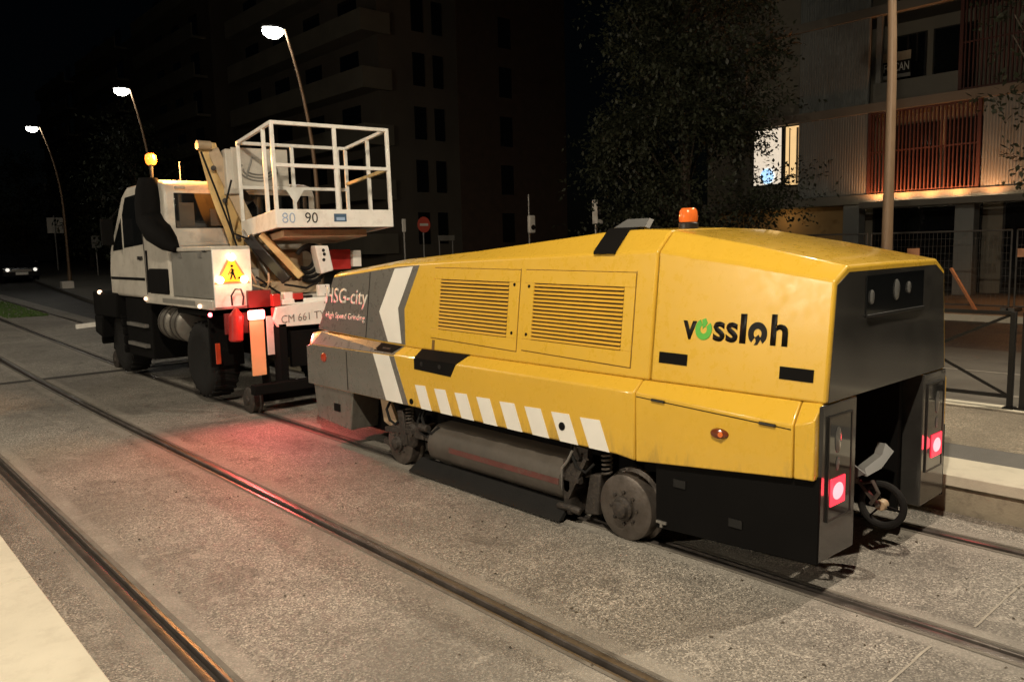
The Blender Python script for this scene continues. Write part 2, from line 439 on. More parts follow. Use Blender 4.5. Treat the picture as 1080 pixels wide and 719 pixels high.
for k in range(420):
    x, y = rl_.uniform(.85, 6.0), 1.0 + 13 * rl_.random() ** 1.5
    if any(abs(x - r) < .08 for r in RAILX): 
        if rl_.random() < .5: continue
    a, w = rl_.uniform(0, 6.28), rl_.uniform(.004, .016); u = Vector((math.cos(a), math.sin(a), 0)) * w; v_ = Vector((-math.sin(a), math.cos(a), 0)) * w * rl_.uniform(.3, .8)
    p = Vector((x, y, gz(y) + .004)); h = Vector((0, 0, rl_.uniform(.003, .009)))
    A = [b.v(p + u), b.v(p + v_), b.v(p - u), b.v(p - v_)]; t_ = b.v(p + h)
    for q in range(4): b.f([A[q], A[(q + 1) % 4], t_])
tag(b.build('grit', 'grit', smooth=False), kind='stuff')
# transverse joints of the slab
for k in (1, 2, 3):
    x0, x1 = ends[2 * k] + .12, ends[2 * k + 1] - .12
    b = MB(); n = 14
    y0 = 1.34 if k == 3 else 1.42
    pts = [(x0 + (x1 - x0) * t / n, y0 + random.uniform(-.003, .003)) for t in range(n + 1)]
    R = [[b.v((x, y - .006, .004)), b.v((x, y + .006 + random.uniform(-.002, .003), .004))] for x, y in pts]
    for t in range(n): b.f([R[t][0], R[t + 1][0], R[t + 1][1], R[t][1]])
    tag(b.build('paving_joint', 'joint'), kind='structure')
for k, yy in ((1, 14.6), (2, 14.6), (3, 14.6), (1, 8.2)):
    x0, x1 = ends[2 * k] + .02, ends[2 * k + 1] - .02
    if yy == 8.2: continue
    b = MB(); z = gz(yy) + .006
    b.f([b.v(p) for p in ((x0, yy - .12, gz(yy - .12) + .004), (x1, yy - .1, gz(yy - .1) + .004), (x1, yy + .12, gz(yy + .12) + .004), (x0, yy + .1, gz(yy + .1) + .004))])
    tag(b.build('paving_joint', 'darkjoint'), kind='structure')
# grass strip in the far part of the track
b = MB()
for k in range(5200):
    y = 26.5 + 12 * random.random() ** 1.3; x = random.uniform(4.32, 5.42)
    if random.random() < .5: x = random.uniform(2.95, 3.95)
    if x < 4 and y > 38: continue
    h = random.uniform(.02, .06); a = random.uniform(0, 6.28); w = .03
    z = gz(y) + .004
    p = Vector((x, y, z)); d = Vector((math.cos(a), math.sin(a), 0)) * w
    b.f([b.v(p - d), b.v(p + d), b.v(p + Vector((random.uniform(-.03, .03), random.uniform(-.03, .03), h)))])
tag(b.build('grass', 'grass', smooth=False), kind='stuff')
# platforms: kerb stone strip, grey band, aggregate
def slabbox(name, m, x0, x1, y0, y1, z1, z0=-.06, bevel=0.):
    return tag(MB().box(x0, x1, y0, y1, z0, z1).build(name, m, bevel=bevel), kind='structure')
PY0, PY1 = -14, 14.2
y = PY0; k = 0
while y < PY1 - .1:                                   # cream edge slabs with fine joints
    y1 = min(y + 1.95, PY1)
    slabbox('platform_edge', 'cream', 6.085, 6.60, y + .003, y1 - .003, .272, .19, .006)
    slabbox('platform_edge', 'cream', .325, .792, y - .62 + .003, y1 - .62 - .003, .272, .19, .006)
    y = y1
slabbox('platform', 'face', 6.12, 6.60, PY0, PY1, .19)
slabbox('platform', 'face', .325, .76, PY0, PY1, .19)
slabbox('platform', 'greyband', 6.604, 7.06, PY0, PY1, .268)
slabbox('platform', 'pave', 7.064, 8.74, PY0, PY1, .268)
slabbox('platform_kerb', 'cream', 8.744, 8.98, PY0, PY1, .275, -.07, .01)
slabbox('platform', 'greyband', -.14, .321, PY0, PY1, .268)
slabbox('platform', 'pave', -9, -.144, PY0, PY1, .268)
# roads beyond
sheet('road', 'asphalt', 8.99, 20.6, -.045, between(-30, 120))
sheet('pale_road', 'sidewalk', 8.99, 15.6, -.041, between(-30, 26))  # paler sheet over the near part of the road
b = MB()
for x in (11.2, 13.0):
    R = [[b.v((xx, yy, gz(yy) - .036)) for xx in (x, x + .1)] for yy in between(-20, 30)]
    for t in range(len(R) - 1): b.f([R[t][0], R[t][1], R[t + 1][1], R[t + 1][0]])
tag(b.build('road_marking', 'joint'), kind='structure')
tag(MB().box(20.62, 20.85, -20, 30, -.08, .11).build('kerb', 'cream', bevel=.01), kind='structure')
tag(MB().box(20.86, 40, -20, 32, -.08, .105).build('pavement', 'sidewalk'), kind='structure')
# far pavement on the left, behind the truck
kp = [(7.35, 27.5), (7.55, 30), (8.2, 37.5), (9.0, 46.2), (10.2, 56), (12.2, 75), (15, 100)]
b = MB(); R = [[b.v((x, y, gz(y) + .06)), b.v((24.4, y + .01, gz(y) + .06))] for x, y in kp]
for t in range(len(R) - 1): b.f([R[t][0], R[t][1], R[t + 1][1], R[t + 1][0]])
tag(b.build('pavement', 'sidewalk'), kind='structure')
b = MB(); b.loft([[(x, y, gz(y) - .05), (x, y, gz(y) + .07), (x + .16, y, gz(y) + .07), (x + .16, y, gz(y) - .05)] for x, y in kp])
tag(b.build('kerb', 'greyband'), kind='structure')

# ================================================================== RAIL GRINDING TRAILER
XC = 4.865
ROOT = thing('rail_grinder', 'yellow and grey rail grinding trailer with louvred hood and black tail, on the track', 'rail grinder', (XC, 4.8, 0))
def mx(x): return 2 * XC - x
TL = .12                                              # hood side leans in
def hx(z): return 4.032 + TL * (z - 1.11)
NRM = Vector((-1, 0, TL)).normalized()
def HP(y, z, o=0.): return Vector((hx(z), y, z)) + NRM * o
def BP(y, z, o=0.): return Vector((3.95 - o, y, z))
LED = Vector((-.07, 0, .085)).normalized()
def LP(y, t, o=0.):                                   # point on the sloping ledge, t 0 outer .. 1 inner
    k = min(1, max(0, (y - 5.9) / 1.7)); k2 = max(0, (y - 7.6) / .125)
    zo, zi, xo = 1.04 - .015 * k - .02 * k2, 1.112 + .038 * k - .02 * k2, 3.95 + .035 * k2
    return Vector((xo + (4.032 - xo) * t, y, zo + (zi - zo) * t)) + LED * o
def plate(fn, poly, o0, o1):
    a = [fn(y, z, o0) for y, z in poly]; c = [fn(y, z, o1) for y, z in poly]
    b = MB(); A = [b.v(p) for p in a]; C = [b.v(p) for p in c]; n = len(A)
    b.f(A); b.f(C[::-1])
    for i in range(n): b.f([A[i], A[(i + 1) % n], C[(i + 1) % n], C[i]])
    return b
def addplate(b, fn, poly, o0, o1):
    A = [b.v(fn(y, z, o0)) for y, z in poly]; C = [b.v(fn(y, z, o1)) for y, z in poly]; n = len(A)
    b.f(A); b.f(C[::-1])
    for i in range(n): b.f([A[i], A[(i + 1) % n], C[(i + 1) % n], C[i]])

def beltring(y, zb, zo=1.04, zi=1.112, xo=3.95):
    return [(xo, y, zb), (xo, y, zo), (4.032, y, zi), (mx(4.032), y, zi), (mx(xo), y, zo), (mx(xo), y, zb)]
b = MB(); b.loft([beltring(3.266, .585), beltring(3.42, .600), beltring(5.9, .600), beltring(7.60, .592, 1.025, 1.15), beltring(7.725, .592, 1.005, 1.13, 3.985)])
body = b.build('body', 'yellow', ROOT, bevel=.012)
def sidering(y, zb, zo, zi, xo=3.95, far=False):
    q = [(xo, y, zb), (xo, y, zo), (4.032, y, zi), (4.39, y, zi), (4.39, y, zb)]
    return [(mx(x), yy, z) for x, yy, z in q][::-1] if far else q
for far in (False, True):
    b = MB(); b.loft([sidering(2.16, .695, .99, 1.112, far=far), sidering(3.255, .585, 1.04, 1.112, far=far)])
    rb = b.build('rear_box', 'yellow', ROOT, bevel=.008)
    if not far: rbox = rb
    b = MB(); b.loft([sidering(2.036, .703, 1.035, 1.116, 3.952, far), sidering(2.152, .696, .992, 1.112, far=far)])
    b.build('corner_panel', 'yellow', ROOT, bevel=.008)
    x0, x1 = sorted((mx(3.97), mx(4.37))) if far else (3.97, 4.37)
    MB().box(x0, x1, 2.10, 3.30, .72, .97).build('body_core', 'seam', ROOT)
MB().box(3.97, mx(3.97), 3.24, 7.55, .63, 1.0).build('body_core', 'seam', ROOT)
# hinged flap line and hinges on the rear box, amber latch
b = plate(BP, [(2.17, .965), (3.25, 1.012), (3.25, 1.0175), (2.17, .9705)], -.002, .0015); b.build('flap_seam', 'seam', rbox)
for y, z in ((3.07, 1.008), (2.31, .975)):
    MB().cyl(BP(y - .05, z, .006), BP(y + .05, z + .003, .006), .009, 10).build('hinge', 'black', rbox)
b = MB(); b.lathe(BP(2.622, .873, -.002), (-1, 0, 0), [(.062, 0), (.062, .006), (.052, .02), (.02, .026), (0, .027)], 24)
o = b.build('latch', 'reflector', rbox)
for v in o.data.vertices: v.co.z = (v.co.z - .873) * .52 + .873
MB().lathe(BP(2.60, .873, .026), (-1, 0, 0), [(.018, 0), (.016, .004), (0, .005)], 12).build('keyhole', 'amberlens', rbox)
# hood: rear cover and engine hood, chamfer broadening towards the ridge
def hoodring(y, zs, xc, zc, yb=None, zb=1.113, crown=.012):
    yb = y if yb is None else yb
    return [(4.032 + TL * (zb - 1.112), yb, zb), (hx(zs), y, zs), (xc, y, zc), (XC, y, zc + crown), (mx(xc), y, zc), (mx(hx(zs)), y, zs), (mx(4.032 + TL * (zb - 1.112)), yb, zb)]
b = MB(); b.loft([hoodring(2.020, 1.775, 4.25, 1.848, crown=.004), hoodring(2.6, 1.862, 4.262, 1.966), hoodring(3.200, 1.938, 4.275, 2.072)])
rear = b.build('rear_cover', 'yellow', ROOT, bevel=.016, seg=3)
b = MB(); b.loft([hoodring(3.212, 1.940, 4.275, 2.074), hoodring(3.42, 1.936, 4.28, 2.086), hoodring(3.72, 1.928, 4.28, 2.082), hoodring(5.2, 1.886, 4.262, 1.958), hoodring(6.2, 1.850, 4.235, 1.893), hoodring(7.35, 1.735, 4.17, 1.765, 7.62, 1.17)])
hood = b.build('engine_hood', 'yellow', ROOT, bevel=.016, seg=3)
MB().prism([(4.06, 3.19, 1.13), (4.15, 3.19, 1.90), (4.29, 3.19, 2.03), (mx(4.29), 3.19, 2.03), (mx(4.15), 3.19, 1.90), (mx(4.06), 3.19, 1.13)], (0, .035, 0)).build('seam_core', 'seam', ROOT)
# grey front skin, chevrons and their seam, on the hood
plate(HP, [(7.60, 1.175), (7.345, 1.715), (6.18, 1.828), (5.84, 1.845), (6.035, 1.45), (5.985, 1.13), (6.3, 1.135)], -.004, .003).build('front_skin', 'grey', hood, bevel=.0015)
plate(HP, [(6.225, 1.812), (5.935, 1.832), (6.135, 1.45), (6.045, 1.138), (6.265, 1.138), (6.445, 1.41)], .002, .0055).build('chevron', 'white_dec', hood)
plate(HP, [(6.652, 1.775), (6.640, 1.776), (6.652, 1.145), (6.664, 1.145)], .001, .004).build('skin_seam', 'seam', hood)
plate(BP, [(7.715, .600), (7.715, .998), (7.60, 1.020), (6.05, 1.030), (5.852, .606)], -.004, .003).build('front_skin', 'grey', body, bevel=.0015)
plate(LP, [(7.60, .0), (7.52, 1.), (6.0, 1.0), (6.06, .0)], -.02, .004).build('ledge_skin', 'grey', body)
plate(BP, [(6.40, 1.028), (6.13, 1.030), (5.935, .608), (6.205, .608)], .002, .0058).build('chevron', 'white_dec', body)
plate(BP, [(6.90, .62), (6.888, .62), (6.888, 1.0), (6.90, 1.0)], .001, .0045).build('skin_seam', 'seam', body)
plate(LP, [(6.40, .15), (6.36, .95), (6.02, .95), (6.10, .15)], -.02, .009).build('ledge_pocket', 'seam', body)
b = MB(); b.cyl(LP(6.28, .5, .004), LP(6.15, .5, .004), .012, 10); b.build('pocket_handle', 'dirty', body)
MB().lathe(BP(7.347, .905, 0), (-1, 0, 0), [(.048, 0), (.048, .008), (.036, .022), (0, .03)], 24).build('side_reflector', 'redlens', body)
MB().lathe(BP(5.80, .648, 0), (-1, 0, 0), [(.026, 0), (.026, .006), (.018, .008), (0, .006)], 18).build('plug', 'seam', body)
for k in range(8):                                     # white warning stripes
    t = k / 7
    ty = 5.735 + (3.748 - 5.735) * t; w = .150 + .032 * t
    plate(BP, [(ty, .806), (ty - w, .812), (ty - w - .085, .604), (ty - .085, .604)], -.002, .003).build('warning_stripe', 'white_dec', body)
MB().lathe(BP(3.923, .715, .002), (-1, 0, 0), [(.030, 0), (.030, .005), (.02, .007), (0, .004)], 18).build('plug', 'seam', body)
# black grab pocket on the ledge
b = plate(BP, [(5.735, .945), (5.735, 1.042), (5.14, 1.042), (5.215, .93)], -.002, .004)
addplate(b, LP, [(5.735, .0), (5.72, 1.0), (5.06, 1.05), (5.14, .0)], -.02, .005)
b.build('grab_pocket', 'seam', body)
b = MB()
for y in (5.62, 5.36): b.lathe(BP(y, 1.0, .004), (-1, 0, 0), [(.02, 0), (.02, .004), (0, .006)], 14)
b.build('pocket_stud', 'darkmetal', body)
# louvred panels
def louvre(y0, y1, z0, z1, gy0, gy1, gz0, gz1, n, studs):
    b = MB()
    addplate(b, HP, [(y0, z0), (y0, gz0), (y1, gz0 - .012), (y1, z0 - .03)], -.002, .009)
    addplate(b, HP, [(y0, gz1), (y0, z1), (y1, z1 - .012), (y1, gz1 - .012)], -.002, .009)
    addplate(b, HP, [(y0, gz0), (y0, gz1), (gy0, gz1 - .001), (gy0, gz0 - .001)], -.002, .009)
    addplate(b, HP, [(gy1, gz0 - .011), (gy1, gz1 - .011), (y1, gz1 - .012), (y1, gz0 - .012)], -.002, .009)
    fr = b.build('vent_panel', 'yellow', hood, bevel=.003)
    b = MB(); e = .006                                   # shadow gap round the panel
    for q in ([(y0 + e, z0 - e), (y0 + e, z1 + e), (y0, z1 + e), (y0, z0 - e)], [(y1, z0 - .03 - e), (y1, z1), (y1 - e, z1), (y1 - e, z0 - .03 - e)],
              [(y0, z1), (y0, z1 + e), (y1, z1 - .012 + e), (y1, z1 - .012)], [(y0, z0 - e), (y0, z0), (y1, z0 - .03), (y1, z0 - .03 - e)]):
        addplate(b, HP, q, -.002, .0012)
    b.build('panel_gap', 'yellow_gap', fr)
    plate(HP, [(gy0 + .01, gz0 - .01), (gy0 + .01, gz1 + .01), (gy1 - .01, gz1), (gy1 - .01, gz0 - .02)], -.002, .0015).build('vent_back', 'vent_dark', fr)
    b = MB(); p = (gz1 - gz0) / n
    for k in range(n):
        za = gz0 + p * k + p * .12; zb = za + p * .60
        d = -.010
        A = [HP(gy0, za, .013), HP(gy1, za + d, .013), HP(gy1, zb + d, .0035), HP(gy0, zb, .0035)]
        b.prism(A, NRM * .0022)
    b.build('vent_slats', 'yellow_slat', fr, smooth=False)
    for y, z in studs:
        MB().lathe(HP(y, z, .008), NRM, [(.013, 0), (.013, .004), (.006, .006), (0, .006)], 12).build('panel_latch', 'seam', fr)
louvre(5.600, 4.500, 1.225, 1.822, 5.50, 4.618, 1.302, 1.728, 14, ((4.555, 1.70), (4.555, 1.33)))
louvre(4.435, 3.372, 1.210, 1.812, 4.335, 3.462, 1.295, 1.716, 15, ((4.39, 1.69), (4.39, 1.33)))
plate(HP, [(5.58, 1.118), (5.545, 1.118), (5.545, 1.205), (5.58, 1.205)], -.002, .004).build('drain_slot', 'yellow_gap', hood)
# reflective black plates and the lettering on the rear cover
for a, c, z0, z1 in ((3.140, 2.925, 1.235, 1.305), (2.300, 2.098, 1.222, 1.292)):
    plate(HP, [(a, z0), (a, z1), (c, z1 - .002), (c, z0 - .002)], -.002, .004).build('black_plate', 'seam', rear)
UPV = Vector((TL, 0, 1)).normalized(); LEFT = Vector((0, -1, 0))
def TP(y, z): return HP(y, z, .0015)
def ring_letter(name, cy, cz, r0, r1, a0, a1, m, taper=1.):
    b = MB(); n = 36; A = []; C = []
    for k in range(n + 1):
        a = R_(a0 + (a1 - a0) * k / n); t = k / n
        ri = r0 + (r1 - r0) * (1 - taper) * t ** 3
        A.append((cy - math.cos(a) * r1 * .92, cz + math.sin(a) * r1)); C.append((cy - math.cos(a) * ri * .92, cz + math.sin(a) * ri))
    for k in range(n):
        addplate(b, HP, [A[k], A[k + 1], C[k + 1], C[k]], .0005, .0035)
    return b
def word(s, y, z, h, w, bold, m='txtblack', nm='lettering', sp=1.): text(nm, s, m, rear, TP(y, z), LEFT, UPV, h, w, bold, .0022, 0, sp)
zb = 1.405
word('v', 2.972, zb, .108, .100, .022)
b = ring_letter('o', 2.822, zb + .060, .026, .064, 115, 400, 'txtgreen')
addplate(b, HP, [(2.836, zb + .118), (2.810, zb + .128), (2.795, zb + .100), (2.812, zb + .076), (2.828, zb + .062)], .0005, .0035)
b.build('lettering', 'txtgreen', rear)
word('ss', 2.752, zb + .002, .112, .168, .022)
word('l', 2.570, zb + .002, .166, .040, .030)
b = ring_letter('o', 2.455, zb + .058, .028, .066, -55, 232, 'txtblack')
addplate(b, HP, [(2.470, zb + .036), (2.448, zb + .052), (2.434, zb + .026), (2.452, zb - .006), (2.474, zb - .010), (2.462, zb + .012)], .0005, .0035)
b.build('lettering', 'txtblack', rear)
word('h', 2.372, zb + .004, .170, .106, .026)
text('lettering', 'HSG-city', 'txtwhite', hood, HP(7.465, 1.462, .0045), LEFT, UPV, .150, .80, .012, .0015)
text('lettering', 'High Speed Grinding', 'txtwhite', hood, HP(7.455, 1.305, .0045), LEFT, UPV, .062, .76, .012, .0015)
# black tail panel
def rz_top(x):                                        # panel edge just inside the yellow rim
    return None
b = MB()
poly = [(4.062, 1.118), (4.134, 1.748), (4.268, 1.812), (mx(4.268), 1.812), (mx(4.134), 1.748), (mx(4.062), 1.118)]
b.prism([(x, 2.022, z) for x, z in poly], (0, -.005, 0))
tail = b.build('tail_panel', 'smoke', ROOT)
b = MB()                                               # recessed dark window with pale ovals on it
b.prism([(x, 2.0145, z) for x, z in [(4.47, 1.565), (4.47, 1.782), (5.26, 1.786), (5.26, 1.565)]], (0, -.003, 0))
win = b.build('tail_window', 'glass', tail)
MB().box(4.47, 5.26, 2.000, 2.014, 1.545, 1.563).build('window_ledge', 'darkmetal', tail, bevel=.003)
for x, r, z in ((4.86, .062, 1.685), (5.03, .036, 1.690), (4.53, .042, 1.66)):
    b = MB().lathe((x, 2.0112, z), (0, -1, 0), [(r, 0), (r, .004), (r * .8, .012), (0, .016)], 24)
    o = b.build('window_oval', 'dimlens', win)
    for v in o.data.vertices: v.co.x = (v.co.x - (x - XC)) * .42 + (x - XC)
# tail pillars with lamps
for side in (0, 1):
    f = (lambda x: mx(x)) if side else (lambda x: x)
    x0, x1 = sorted((f(3.998), f(4.395)))
    b = MB(); xo, xi = f(3.992), f(4.395); xc_ = f(4.02)
    xd = f(4.12)
    b.loft([[(xo, 2.034, z), (xc_ if z > .3 else xo, 2.022, z), (xi, 2.016, z), (xi, 2.45, z), (xd, 2.45, z), (xd, 2.034, z)] for z in (.235, .3, 1.07, 1.108)])
    p = b.build('tail_pillar', 'smoke', ROOT, bevel=.012)
    xa, xb = sorted((f(4.062), f(4.335)))
    b = MB()                                            # raised frame of the lamp window
    for q in ((xa, xb, .452, .462), (xa, xb, 1.030, 1.040), (xa, xa + .01, .462, 1.03), (xb - .01, xb, .462, 1.03)):
        b.box(q[0], q[1], 2.008, 2.020, q[2], q[3])
    b.build('lamp_frame', 'black', p)
    MB().box(xa + .01, xb - .01, 2.0118, 2.0185, .462, 1.03).build('lamp_cover', 'glass', p)
    xl, xr = sorted((f(4.085), f(4.255)))
    MB().box(xl, xr, 2.004, 2.0112, .535, .690).build('tail_light', 'tail_on', p, bevel=.012, seg=3)
    xb_, zb0 = (xl + xr) / 2, .612
    o = MB().lathe((xb_, 2.0042, zb0), (0, -1, 0), [(.062, 0), (.055, .004), (.03, .008), (0, .010)], 24).build('tail_bulb', 'tail_core', p)
    for v in o.data.vertices: v.co.z = zb0 + (v.co.z - zb0) * .78
    xm = (xl + xr) / 2
    for z, h, m_ in ((.90, .075, 'lens'), (.765, .040, 'lens')):
        b = MB().lathe((xm, 2.011, z), (0, -1, 0), [(h, 0), (h, .002), (h * .7, .006), (0, .007)], 20); o = b.build('reversing_lens', 'dimlens', p)
        for v in o.data.vertices: v.co.x = (v.co.x - (xm - XC)) * .45 + (xm - XC)
    lamp('tail_glow', (xm, 1.93, .61), .9, (1, .04, .06), .05)
# the dark bay between the pillars
MB().box(4.40, 5.33, 2.55, 2.60, .2, 1.1).build('bay_wall', 'blackm', ROOT)
MB().box(5.17, 5.215, 2.10, 2.55, .22, 1.10).build('bay_side', 'blackm', ROOT)
b = MB(); b.prism([(4.62, 2.2, .80), (4.62, 2.36, .80), (4.62, 2.36, .60), (4.62, 2.12, .56), (4.62, 2.06, .60), (4.62, 2.16, .66)], (.012, 0, 0))
b.prism([(4.63, 2.05, .585), (4.80, 2.04, .60), (5.02, 2.06, .66), (4.99, 2.10, .71), (4.92, 2.09, .65), (4.66, 2.08, .62)], (0, .05, .0))
b.build('tow_bracket', 'steelgrey', ROOT)
# small guide wheel with tyre on a swinging fork
JW = Vector((4.80, 2.03, .375))
b = MB(); b.tube([JW + Vector((0, math.cos(a), math.sin(a))) * .128 for a in [2 * math.pi * k / 30 for k in range(30)]], .022, 10, closed=True)
jw = b.build('guide_wheel', 'rubber', ROOT)
b = MB().lathe(JW + Vector((-.03, 0, 0)), (1, 0, 0), [(.03, 0), (.034, .01), (.034, .05), (.03, .06)], 16)
b.build('wheel_hub', 'tan', jw)
b = MB()
for k in range(3):
    a = R_(70 + 120 * k); b.bar(JW, JW + Vector((0, math.cos(a), math.sin(a))) * .115, .014, .010)
b.build('spokes', 'blackm', jw)
b = MB(); b.bar(JW + Vector((-.045, 0, 0)), JW + Vector((-.06, .12, .14)), .03, .02); b.bar(JW + Vector((-.06, .12, .14)), (4.64, 2.5, .5), .035, .03)
b.tube([JW + Vector((-.06, .10, .13)), JW + Vector((-.09, .02, .16)), JW + Vector((-.10, -.02, .10)), JW + Vector((-.09, .03, .02))], .012, 8)
b.build('fork', 'steel', ROOT)
# dark filler box below, skirts
MB().box(4.30, 5.43, 2.55, 7.55, .16, .62).build('underframe_fill', 'blackm', ROOT)  # plain black box filling the underside to block light
MB().hexa([(3.985, 2.022, .225), (4.02, 2.022, .225), (4.02, 3.12, .165), (3.985, 3.12, .165), (3.985, 2.022, .72), (4.02, 2.022, .72), (4.02, 3.12, .72), (3.985, 3.12, .72)]).build('side_skirt', 'blackm', ROOT, bevel=.006)
MB().hexa([(mx(4.02), 2.022, .225), (mx(3.985), 2.022, .225), (mx(3.985), 3.12, .165), (mx(4.02), 3.12, .165), (mx(4.02), 2.022, .72), (mx(3.985), 2.022, .72), (mx(3.985), 3.12, .72), (mx(4.02), 3.12, .72)]).build('side_skirt', 'blackm', ROOT, bevel=.006)
b = MB()
for y, z in ((2.93, .50), (2.53, .345)): b.box(3.977, 3.9845, y - .045, y + .045, z - .03, z + .02)
b.build('skirt_label', 'darkmetal', ROOT)
b = MB(); b.box(3.972, 3.986, 3.03, 3.11, .205, .222); b.box(3.972, 3.986, 3.06, 3.08, .18, .206); b.build('hook', 'galv', ROOT)
b = MB(); b.hexa([(3.98, 6.93, .20), (4.3, 6.93, .20), (4.3, 7.60, .24), (3.98, 7.60, .24), (3.98, 6.86, .60), (4.3, 6.86, .60), (4.3, 7.66, .60), (3.98, 7.66, .60)])
o = b.build('front_skirt', 'grey', ROOT, bevel=.01)
MB().box(3.973, 3.9795, 7.12, 7.24, .36, .44).build('socket', 'seam', o)
b = MB(); b.hexa([(mx(4.3), 6.93, .20), (mx(3.98), 6.93, .20), (mx(3.98), 7.60, .24), (mx(4.3), 7.60, .24), (mx(4.3), 6.86, .60), (mx(3.98), 6.86, .60), (mx(3.98), 7.66, .60), (mx(4.3), 7.66, .60)])
b.build('front_skirt', 'grey', ROOT, bevel=.01)
# rail wheels
def railwheel(y, r, x, near=True):
    s = 1 if near else -1
    b = MB().lathe((x, y, r), (s, 0, 0), [(r * .35, -.012), (r * .36, 0), (r * .90, .004), (r * .985, .012), (r, .02), (r, .10), (r * 1.12, .115), (r * 1.12, .14), (r * .5, .15)], 44)
    w = b.build('rail_wheel', 'steel', ROOT)
    MB().lathe((x - s * .012, y, r), (-s, 0, 0), [(r * .37, -.004), (r * .36, .012), (r * .28, .022), (r * .24, .045), (r * .12, .055), (0, .056)], 26).build('hub_cap', 'dirty', w)
    b = MB()
    for k in range(8):
        a = 2 * math.pi * k / 8; p = Vector((x, y + math.cos(a) * r * .48, r + math.sin(a) * r * .48))
        b.lathe(p, (-s, 0, 0), [(.014, -.004), (.014, .012), (.008, .014), (0, .014)], 6)
    b.build('wheel_bolts', 'dirty', w)
    return w
railwheel(3.40, .226, 4.00); railwheel(3.40, .226, mx(4.00), False)
railwheel(6.13, .20, 4.02); railwheel(6.13, .20, mx(4.02), False)
for y in (3.40, 6.13): MB().cyl((4.1, y, .22), (mx(4.1), y, .22), .06, 16).build('axle', 'dirty', ROOT)
# brake gear beside the wheels
b = MB()
b.hexa([(4.03, 3.66, .10), (4.15, 3.66, .10), (4.15, 3.80, .08), (4.03, 3.80, .08), (4.03, 3.64, .40), (4.15, 3.64, .40), (4.15, 3.74, .38), (4.03, 3.74, .38)])
b.tube([(4.0, 3.80, .10), (3.98, 3.90, .12), (4.0, 4.02, .10)], .03, 8); b.build('brake_shoe', 'dirty', ROOT, bevel=.012)
b = MB(); b.prism([(4.06, 3.78, .55), (4.06, 3.95, .56), (4.06, 3.90, .36), (4.06, 3.80, .34)], (.05, 0, 0)); b.cyl((4.0, 3.86, .40), (4.14, 3.86, .40), .05, 14)
b.cyl((4.0, 3.93, .28), (4.14, 3.93, .28), .06, 14); b.bar((4.0, 3.74, .50), (4.0, 3.92, .18), .03); b.build('brake_hanger', 'dirty', ROOT)
MB().tube([(3.985, 3.86, .54), (3.975, 3.90, .46), (3.975, 3.955, .40), (3.985, 3.97, .30), (4.0, 3.99, .22)], .011, 8).build('hose', 'galv', ROOT)
b = MB(); b.prism([(4.10, 6.55, .56), (4.10, 6.40, .57), (4.10, 6.26, .34), (4.10, 6.38, .30), (4.10, 6.50, .34)], (.03, 0, 0)); b.build('yellow_bracket', 'tan', ROOT)
b = MB(); b.lathe((4.02, 5.97, .30), (1, 0, 0), [(.10, 0), (.125, .02), (.125, .1), (.1, .12)], 24); b.bar((4.03, 6.08, .52), (4.03, 6.02, .2), .05, .09)
b.cyl((4.0, 5.80, .36), (4.2, 5.80, .36), .055, 14); b.bar((4.04, 6.35, .30), (4.04, 5.78, .36), .06, .05); b.bar((4.05, 6.4, .18), (4.05, 6.05, .12), .05, .05); b.cyl((3.99, 5.74, .42), (3.99, 5.62, .42), .035, 12); b.build('brake_gear', 'dirty', ROOT, bevel=.006)
# grinding unit: shroud with red band and the dust skirt on the ground
def arc(x0, z0, r, a0, a1, n): return [(x0 - math.cos(R_(a0 + (a1 - a0) * k / n)) * r, z0 + math.sin(R_(a0 + (a1 - a0) * k / n)) * r) for k in range(n + 1)]
pr = [(4.07, .125), (3.995, .175), (3.968, .25), (3.972, .325), (4.005, .395), (4.09, .452), (4.25, .46), (4.25, .12)]
b = MB(); b.loft([[(x, y, z) for x, z in pr] for y in (3.98, 5.62)]); sh = b.build('grinder_shroud', 'drum', ROOT, bevel=.02, seg=3)
a = [(3.9655, .268), (3.9675, .312)]; c = [(3.975, .312), (3.973, .268)]
b = MB(); b.loft([[(x, y, z) for x, z in a + c] for y in (3.99, 5.30)]); b.build('red_band', 'dullred', sh)
b = MB(); b.hexa([(3.90, 3.93, .018), (3.955, 3.93, .015), (3.955, 5.83, .015), (3.90, 5.83, .018), (4.03, 3.95, .125), (4.07, 3.95, .125), (4.07, 5.80, .125), (4.03, 5.80, .125)])
b.build('dust_skirt', 'rubber', sh, bevel=.006)
MB().box(4.0, 4.25, 3.90, 3.975, .05, .46).build('end_plate', 'dirty', sh, bevel=.01)
for y0, z0, r in ((5.75, .50, .014), (5.82, .46, .011), (3.92, .52, .012), (6.32, .50, .013)):
    MB().tube([(4.06, y0, z0 + .06), (4.0, y0 - .03, z0), (3.985, y0 - .10, z0 - .09), (4.0, y0 - .17, z0 - .12), (4.05, y0 - .21, z0 - .06)], r, 8).build('hose', 'rubber', ROOT)
for y, x in ((5.98, 4.05), (3.60, 4.06)):               # coil springs over the wheels
    MB().tube([(x + .035 * math.cos(k * .7), y + .035 * math.sin(k * .7), .40 + .0035 * k) for k in range(46)], .008, 6).build('spring', 'steel', ROOT)
b = MB()
for y in (3.82, 3.97, 5.70, 5.88): b.lathe((4.0, y, .33), (-1, 0, 0), [(.022, 0), (.022, .02), (.012, .022), (0, .022)], 6)
b.bar((4.012, 3.80, .33), (4.012, 5.90, .33), .03, .05); b.build('tie_bar', 'dirty', ROOT)
b = MB()
for k in range(7): b.lathe(HP(7.5 - .0 * k, 1.2 + .085 * k, .002), NRM, [(.009, 0), (.008, .003), (0, .004)], 8) if k < 6 else None
for y in (3.30, 3.30): pass
b.build('cover_screws', 'steel', hood)
